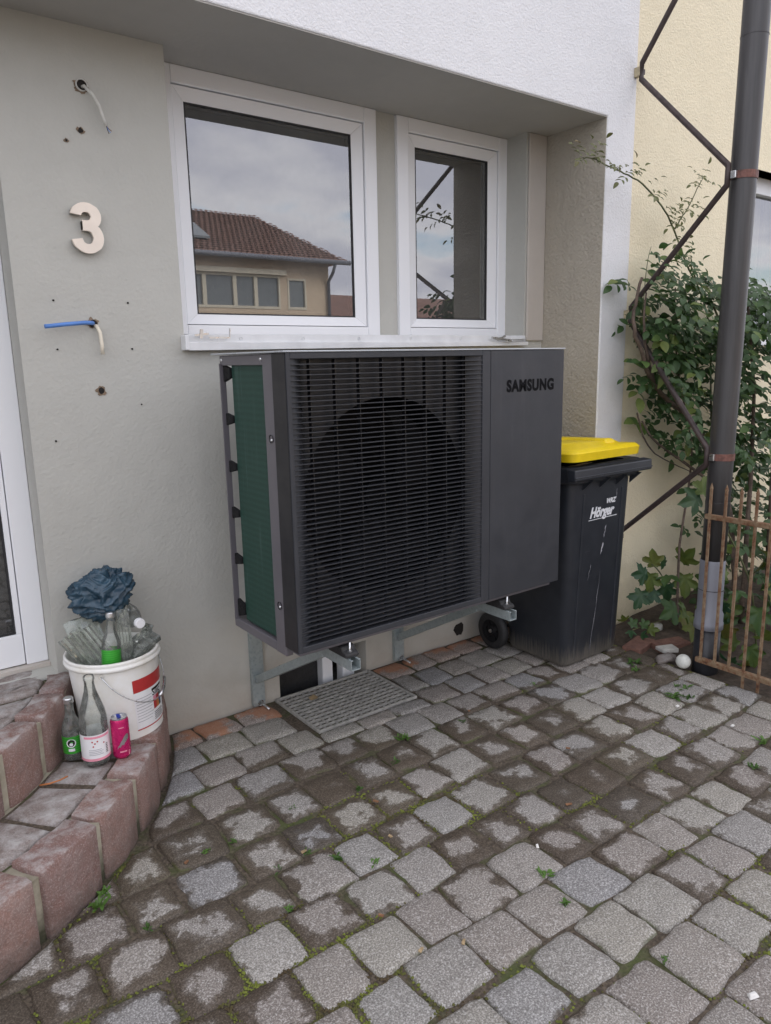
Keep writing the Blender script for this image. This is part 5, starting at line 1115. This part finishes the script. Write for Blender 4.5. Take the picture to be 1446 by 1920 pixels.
for ci, lo, hi, step, kind, n, s in ((2, .30, 1, 1, 'young', 5, 1.1), (3, .1, 1, 1, 'young', 5, 1.0), (4, .4, 1, 1, 'rose', 5, .8), (10, .2, 1, 2, 'rose', 3, 1.25), (11, .4, 1, 1, 'young', 5, 1.2), (6, .2, .9, 2, 'rose', 5, 1.0)):
    sp = cpaths[ci]
    for i in range(int(lo * len(sp)), len(sp), step):
        compound(sp[i], (rl.uniform(-1, 1), rl.uniform(-1, .3), rl.uniform(-.5, .9)), n, s * rl.uniform(.8, 1.15), kind)
camp = Vector((0, 0, 1.55)); leaves.sort(key=lambda t: (t[0].translation - camp).length / t[0].to_scale().x)
RW = W(rose); rest = {'rose': B(), 'young': B()}
for i, (mt_, kind) in enumerate(leaves):
    me = rose_me if kind == 'rose' else young_me
    if i < 296:
        o = bpy.data.objects.new('leaf', me); sc.collection.objects.link(o); o.parent = rose; mm = mt_.copy(); mm.translation = mm.translation - RW; o.matrix_local = mm
    else: rest[kind].add([mt_ @ v.co for v in me.vertices], [tuple(p.vertices) for p in me.polygons])
for kind, b in rest.items():
    if b.v: o = b.build('foliage', 'rose_leaf' if kind == 'rose' else 'young_leaf', rose, smooth=True, fixn=False); o['kind'] = 'stuff'
# lobed vine leaves
def vine_mesh(seed):
    r = random.Random(seed); v = [(0, .0, 0)]; out_ = []
    tips = [(-2.35, .62), (-1.15, .85), (0, 1.0), (1.15, .85), (2.35, .62)]
    pts = []
    for i, (a, l) in enumerate(tips):
        for da, k in ((-.45, .66), (-.28, .84), (-.14, .86), (0, 1.0), (.14, .87), (.28, .83)): pts.append((a + da + r.uniform(-.04, .04), l * k * r.uniform(.92, 1.08)))
        pts.append((a + .56, l * .56))
    for a, l in pts: x = l * math.sin(a); y = l * math.cos(a) + .15; v.append((x * .5, y * .5, -.10 * l * l + .10 * abs(math.sin(a * 2.7)) * l + r.uniform(-.02, .02)))
    f = [(0, i, i + 1) for i in range(1, len(pts))] + [(0, len(pts), 1)]
    me = mk('vine_leaf', v, f); me.materials.append(MATS['vine_leaf']); return me
vms = [vine_mesh(k) for k in range(4)]
def vine(name, label, root, spots, stems):
    t = empty(name, root, label, 'plant'); rw = W(t)
    for s_, r in stems: B().tube(smooth_path(s_), r, 6).build('stem', 'greenbark', t, smooth=True)
    for (p, d, nrm, s) in spots:
        o = bpy.data.objects.new('leaf', rl.choice(vms)); sc.collection.objects.link(o); o.parent = t; mm = leaf_matrix(p, d, nrm, s); mm.translation = mm.translation - rw; o.matrix_local = mm
FN = (-.75, -.62, .25)
vine('garden_vine', 'leafy vine with lobed leaves between bin and drainpipe', (3.75, 2.3, 0), [((3.60, 2.31, .40), (-.2, 0, 1), FN, .16), ((3.50, 2.30, .36), (-1, .1, .1), FN, .17), ((3.55, 2.29, .34), (-.15, 0, -1), FN, .17), ((3.66, 2.30, .40), (1, 0, -.35), FN, .12), ((3.45, 2.28, .26), (-.5, 0, -.9), FN, .17), ((3.58, 2.28, .24), (-.6, 0, -.4), FN, .15), ((3.70, 2.28, .25), (.1, 0, -1), FN, .17), ((3.80, 2.25, .40), (-.1, -.3, .3), FN, .2), ((3.78, 2.22, .30), (-.2, -.2, -1), FN, .2), ((3.68, 2.22, .14), (-.9, 0, -.2), FN, .22), ((3.74, 2.18, .10), (-.4, -.3, -.3), FN, .2), ((3.36, 2.32, .12), (-.5, -.2, .5), FN, .09), ((3.40, 2.30, .09), (.5, -.2, .3), FN, .09), ((3.37, 2.28, .06), (-.5, -.4, -.2), FN, .08), ((3.46, 2.27, .08), (.7, -.3, .3), FN, .09), ((3.50, 2.25, .05), (.2, -.6, .1), FN, .1), ((3.42, 2.24, .04), (-.3, -.8, .1), FN, .08)],
     [([(3.78, 2.3, 0), (3.76, 2.3, .2), (3.66, 2.31, .34), (3.58, 2.31, .40)], .004), ([(3.76, 2.3, .26), (3.60, 2.3, .28), (3.5, 2.29, .22), (3.46, 2.28, .27)], .005), ([(3.80, 2.28, .05), (3.60, 2.28, .06), (3.40, 2.29, .06)], .003)])
spots = []
for k in range(64): spots.append(((rl.uniform(3.42, 4.25), rl.uniform(1.25, 2.15), rl.uniform(.03, .52)), (rl.uniform(-1, 1), rl.uniform(-.6, .6), rl.uniform(-1, .5)), (-.7 + rl.uniform(-.4, .4), -.55 + rl.uniform(-.4, .4), .45), rl.uniform(.12, .22)))
spots += [((3.52, 2.0, .86), (.2, 0, .4), FN, .17), ((3.50, 2.02, .82), (-1, .2, -.1), FN, .2), ((3.42, 1.62, .34), (-.2, -.2, -1), FN, .2), ((3.45, 1.66, .13), (.1, -.3, -1), FN, .17), ((3.42, 1.75, .05), (-.3, -.3, .2), FN, .15)]
vine('garden_vine', 'tangle of lobed green leaves behind the rusty fence', (3.8, 1.8, 0), spots, [([(3.8, 1.8, 0), (3.75, 1.85, .4), (3.55, 2.0, .84)], .005), ([(3.7, 1.5, 0), (3.6, 1.6, .3), (3.8, 1.7, .5)], .004), ([(4.0, 1.6, 0), (3.9, 1.5, .4), (3.7, 1.4, .5)], .004)])
# bits in the bed
def cobble(name, label, cat, c, s, mat, seed, sub=3, rough=.15, fl=1):
    bm2 = bmesh.new(); bmesh.ops.create_icosphere(bm2, subdivisions=sub, radius=1)
    for v in bm2.verts: d = v.co.normalized(); k = 1 + rough * noise.noise(d * 1.6 + Vector((seed, 0, 0))); v.co = Vector((d.x * s[0], d.y * s[1], d.z * s[2])) * k
    me = bpy.data.meshes.new(name); bm2.to_mesh(me); bm2.free(); me.polygons.foreach_set('use_smooth', [True] * len(me.polygons)); o = link(name, me, MATS[mat], None, Vector(c)); return tag(o, label, cat)
cobble('garden_ball', 'small white textured ball beside the drainpipe foot', 'ball', (3.275, 1.905, .035), (.036, .036, .036), 'ball', 1, 4, .02)
t_ = B().hexa([(3.36, 2.12, .01), (3.34, 2.06, .01), (3.39, 2.0, .02), (3.42, 2.06, .02), (3.36, 2.12, .03), (3.34, 2.06, .03), (3.39, 2.0, .045), (3.42, 2.06, .045)]).build('stone_slab', 'slab', bevel=.004); tag(t_, 'pale tilted stone fragment on the soil near the ball', 'stone')
cobble('field_stone', 'rounded grey stone at the paving edge near the ball', 'stone', (3.30, 2.02, .008), (.07, .04, .02), 'tread', 5, 2, .6)
cobble('field_stone', 'small pale stone at the foot of the cream wall', 'stone', (3.62, 2.28, .03), (.045, .035, .025), 'slab', 9, 2, .6)
for x, y, a, lab in ((3.36, 2.22, .2, 'flat red brick lying on the soil next to the bin'), (3.50, 2.12, -.3, 'flat red brick lying on the soil behind the stone fragment')):
    ca, sa = math.cos(a), math.sin(a); P4 = [(-.10, -.05), (.10, -.05), (.10, .05), (-.10, .05)]
    t_ = B().hexa([(x + u * ca - v * sa, y + u * sa + v * ca, z) for z in (-.02, .018) for u, v in P4]).build('brick', 'brick', bevel=.004); tag(t_, lab, 'brick')
# weeds in the joints
weeds = [(.439, 2.03, 1.1), (.784, 2.061, .7), (.885, 2.056, .6), (.521, 1.86, .5), (.929, 1.847, .5), (1.041, 1.856, .6), (.87, 1.675, .5), (1.101, 1.775, .7), (1.183, 1.677, .6), (1.383, 2.045, .6), (1.129, 2.1, .5), (1.728, 2.245, .8), (1.563, 1.313, .8), (3.131, 2.087, 1.5), (3.08, 2.04, 1.2), (3.063, 1.777, 1.4), (2.944, 1.744, 1.4), (2.99, 1.70, 1.1), (2.861, 1.297, 1.1), (2.64, 1.218, .8), (1.512, 1.195, .6), (1.596, 2.11, .7), (2.02, 2.186, .6), (2.543, 2.243, .6), (1.558, .899, .6), (.47, 2.07, .9), (1.75, 2.23, .7)]
WLAB = {0: 'bright weed tuft at the foot of the lower step', 25: 'weed sprig against the step block behind the brighter tuft', 11: 'weed in the joint before the metal grate corner', 26: 'second weed sprig beside the one before the metal grate', 12: 'lone weed sprig among pale stones at the front centre', 13: 'large low weed in front of the bin foot', 14: 'spreading weed just before the one at the bin foot', 15: 'large low weed in front of the white ball', 16: 'leafy low weed left of the fence foot', 17: 'weed nearest the camera in the clump left of the fence', 18: 'weed at the paving edge by the frontmost fence bars', 19: 'small weed between dark stones near the fence', 23: 'small weed in front of the bin wheel side', 24: 'weed sprig in the foremost stones at lower right', 3: 'small weed in the dark stones right of the lower step'}
wl = mk('weed_leaflet', *leaf_mesh(.022, .009, .3, 4)); wl.materials.append(MATS['weed'])
for i, (x, y, s) in enumerate(weeds):
    b = B()
    s *= 1.25
    for k in range(rl.randint(10, 20)):
        a = rl.random() * 6.283; el = rl.uniform(.15, 1.0); mt_ = leaf_matrix((x + rl.uniform(-.012, .012) * s, y + rl.uniform(-.012, .012) * s, rl.uniform(-.006, .006)), (math.cos(a), math.sin(a), el), (0, 0, 1) if el < .8 else (math.cos(a), math.sin(a), .2), s * rl.uniform(.6, 1.15)); b.add([mt_ @ v.co for v in wl.vertices], [tuple(p.vertices) for p in wl.polygons])
    o = b.build('weed', 'weed', None, smooth=True, fixn=False); tag(o, WLAB.get(i, 'small weed sprig in an open paving joint of the yard'), 'weed', 'weeds in the paving joints')
# litter
lit = [(1.38, 1.94, 'dryleaf'), (1.034, 1.861, 'straw'), (1.18, 1.266, 'straw'), (1.639, 1.413, 'chip'), (1.072, 1.316, 'straw'), (.716, 2.049, 'dryleaf'), (1.063, 1.483, 'dryleaf'), (2.115, 2.237, 'dryleaf'), (2.2, 1.75, 'dryleaf'), (1.9, 1.5, 'dryleaf'), (1.3, 1.75, 'straw')]
for x, y, mt in lit:
    a = rl.random() * 3.14; s = rl.uniform(.35, .9); u = Vector((math.cos(a), math.sin(a), 0)); w_ = Vector((-u.y, u.x, 0)); c = Vector((x, y, .005))
    t_ = B().hexa([c - u * .014 * s - w_ * .004, c + u * .014 * s - w_ * .003, c + u * .013 * s + w_ * .004, c - u * .012 * s + w_ * .005, c - u * .014 * s - w_ * .004 + Vector((0, 0, .002)), c + u * .014 * s - w_ * .003 + Vector((0, 0, .005)), c + u * .013 * s + w_ * .004 + Vector((0, 0, .003)), c - u * .012 * s + w_ * .005 + Vector((0, 0, .005))]).build('litter_scrap', mt); tag(t_, 'tiny scrap of dry plant litter on the paving', 'litter', 'scraps on the paving')
t_ = B().add([(1.60, .70, .004), (1.63, .69, .004), (1.638, .708, .004), (1.612, .715, .004), (1.606, .703, .014), (1.628, .698, .012), (1.632, .706, .010), (1.614, .710, .012)], [(0, 3, 2, 1), (4, 5, 6, 7), (0, 1, 5, 4), (1, 2, 6, 5), (2, 3, 7, 6), (3, 0, 4, 7)]).build('white_pebble', 'chip', bevel=.002); tag(t_, 'white pebble chip at the front right of the paving', 'pebble')
for x, y in ((2.857, 1.676), (2.874, 1.43)): t_ = B().box(x, x + .018, y, y + .011, .002, .010).build('white_pebble', 'chip', bevel=.003); tag(t_, 'tiny white chip on the dark paving near the fence', 'pebble', 'white chips near the fence')
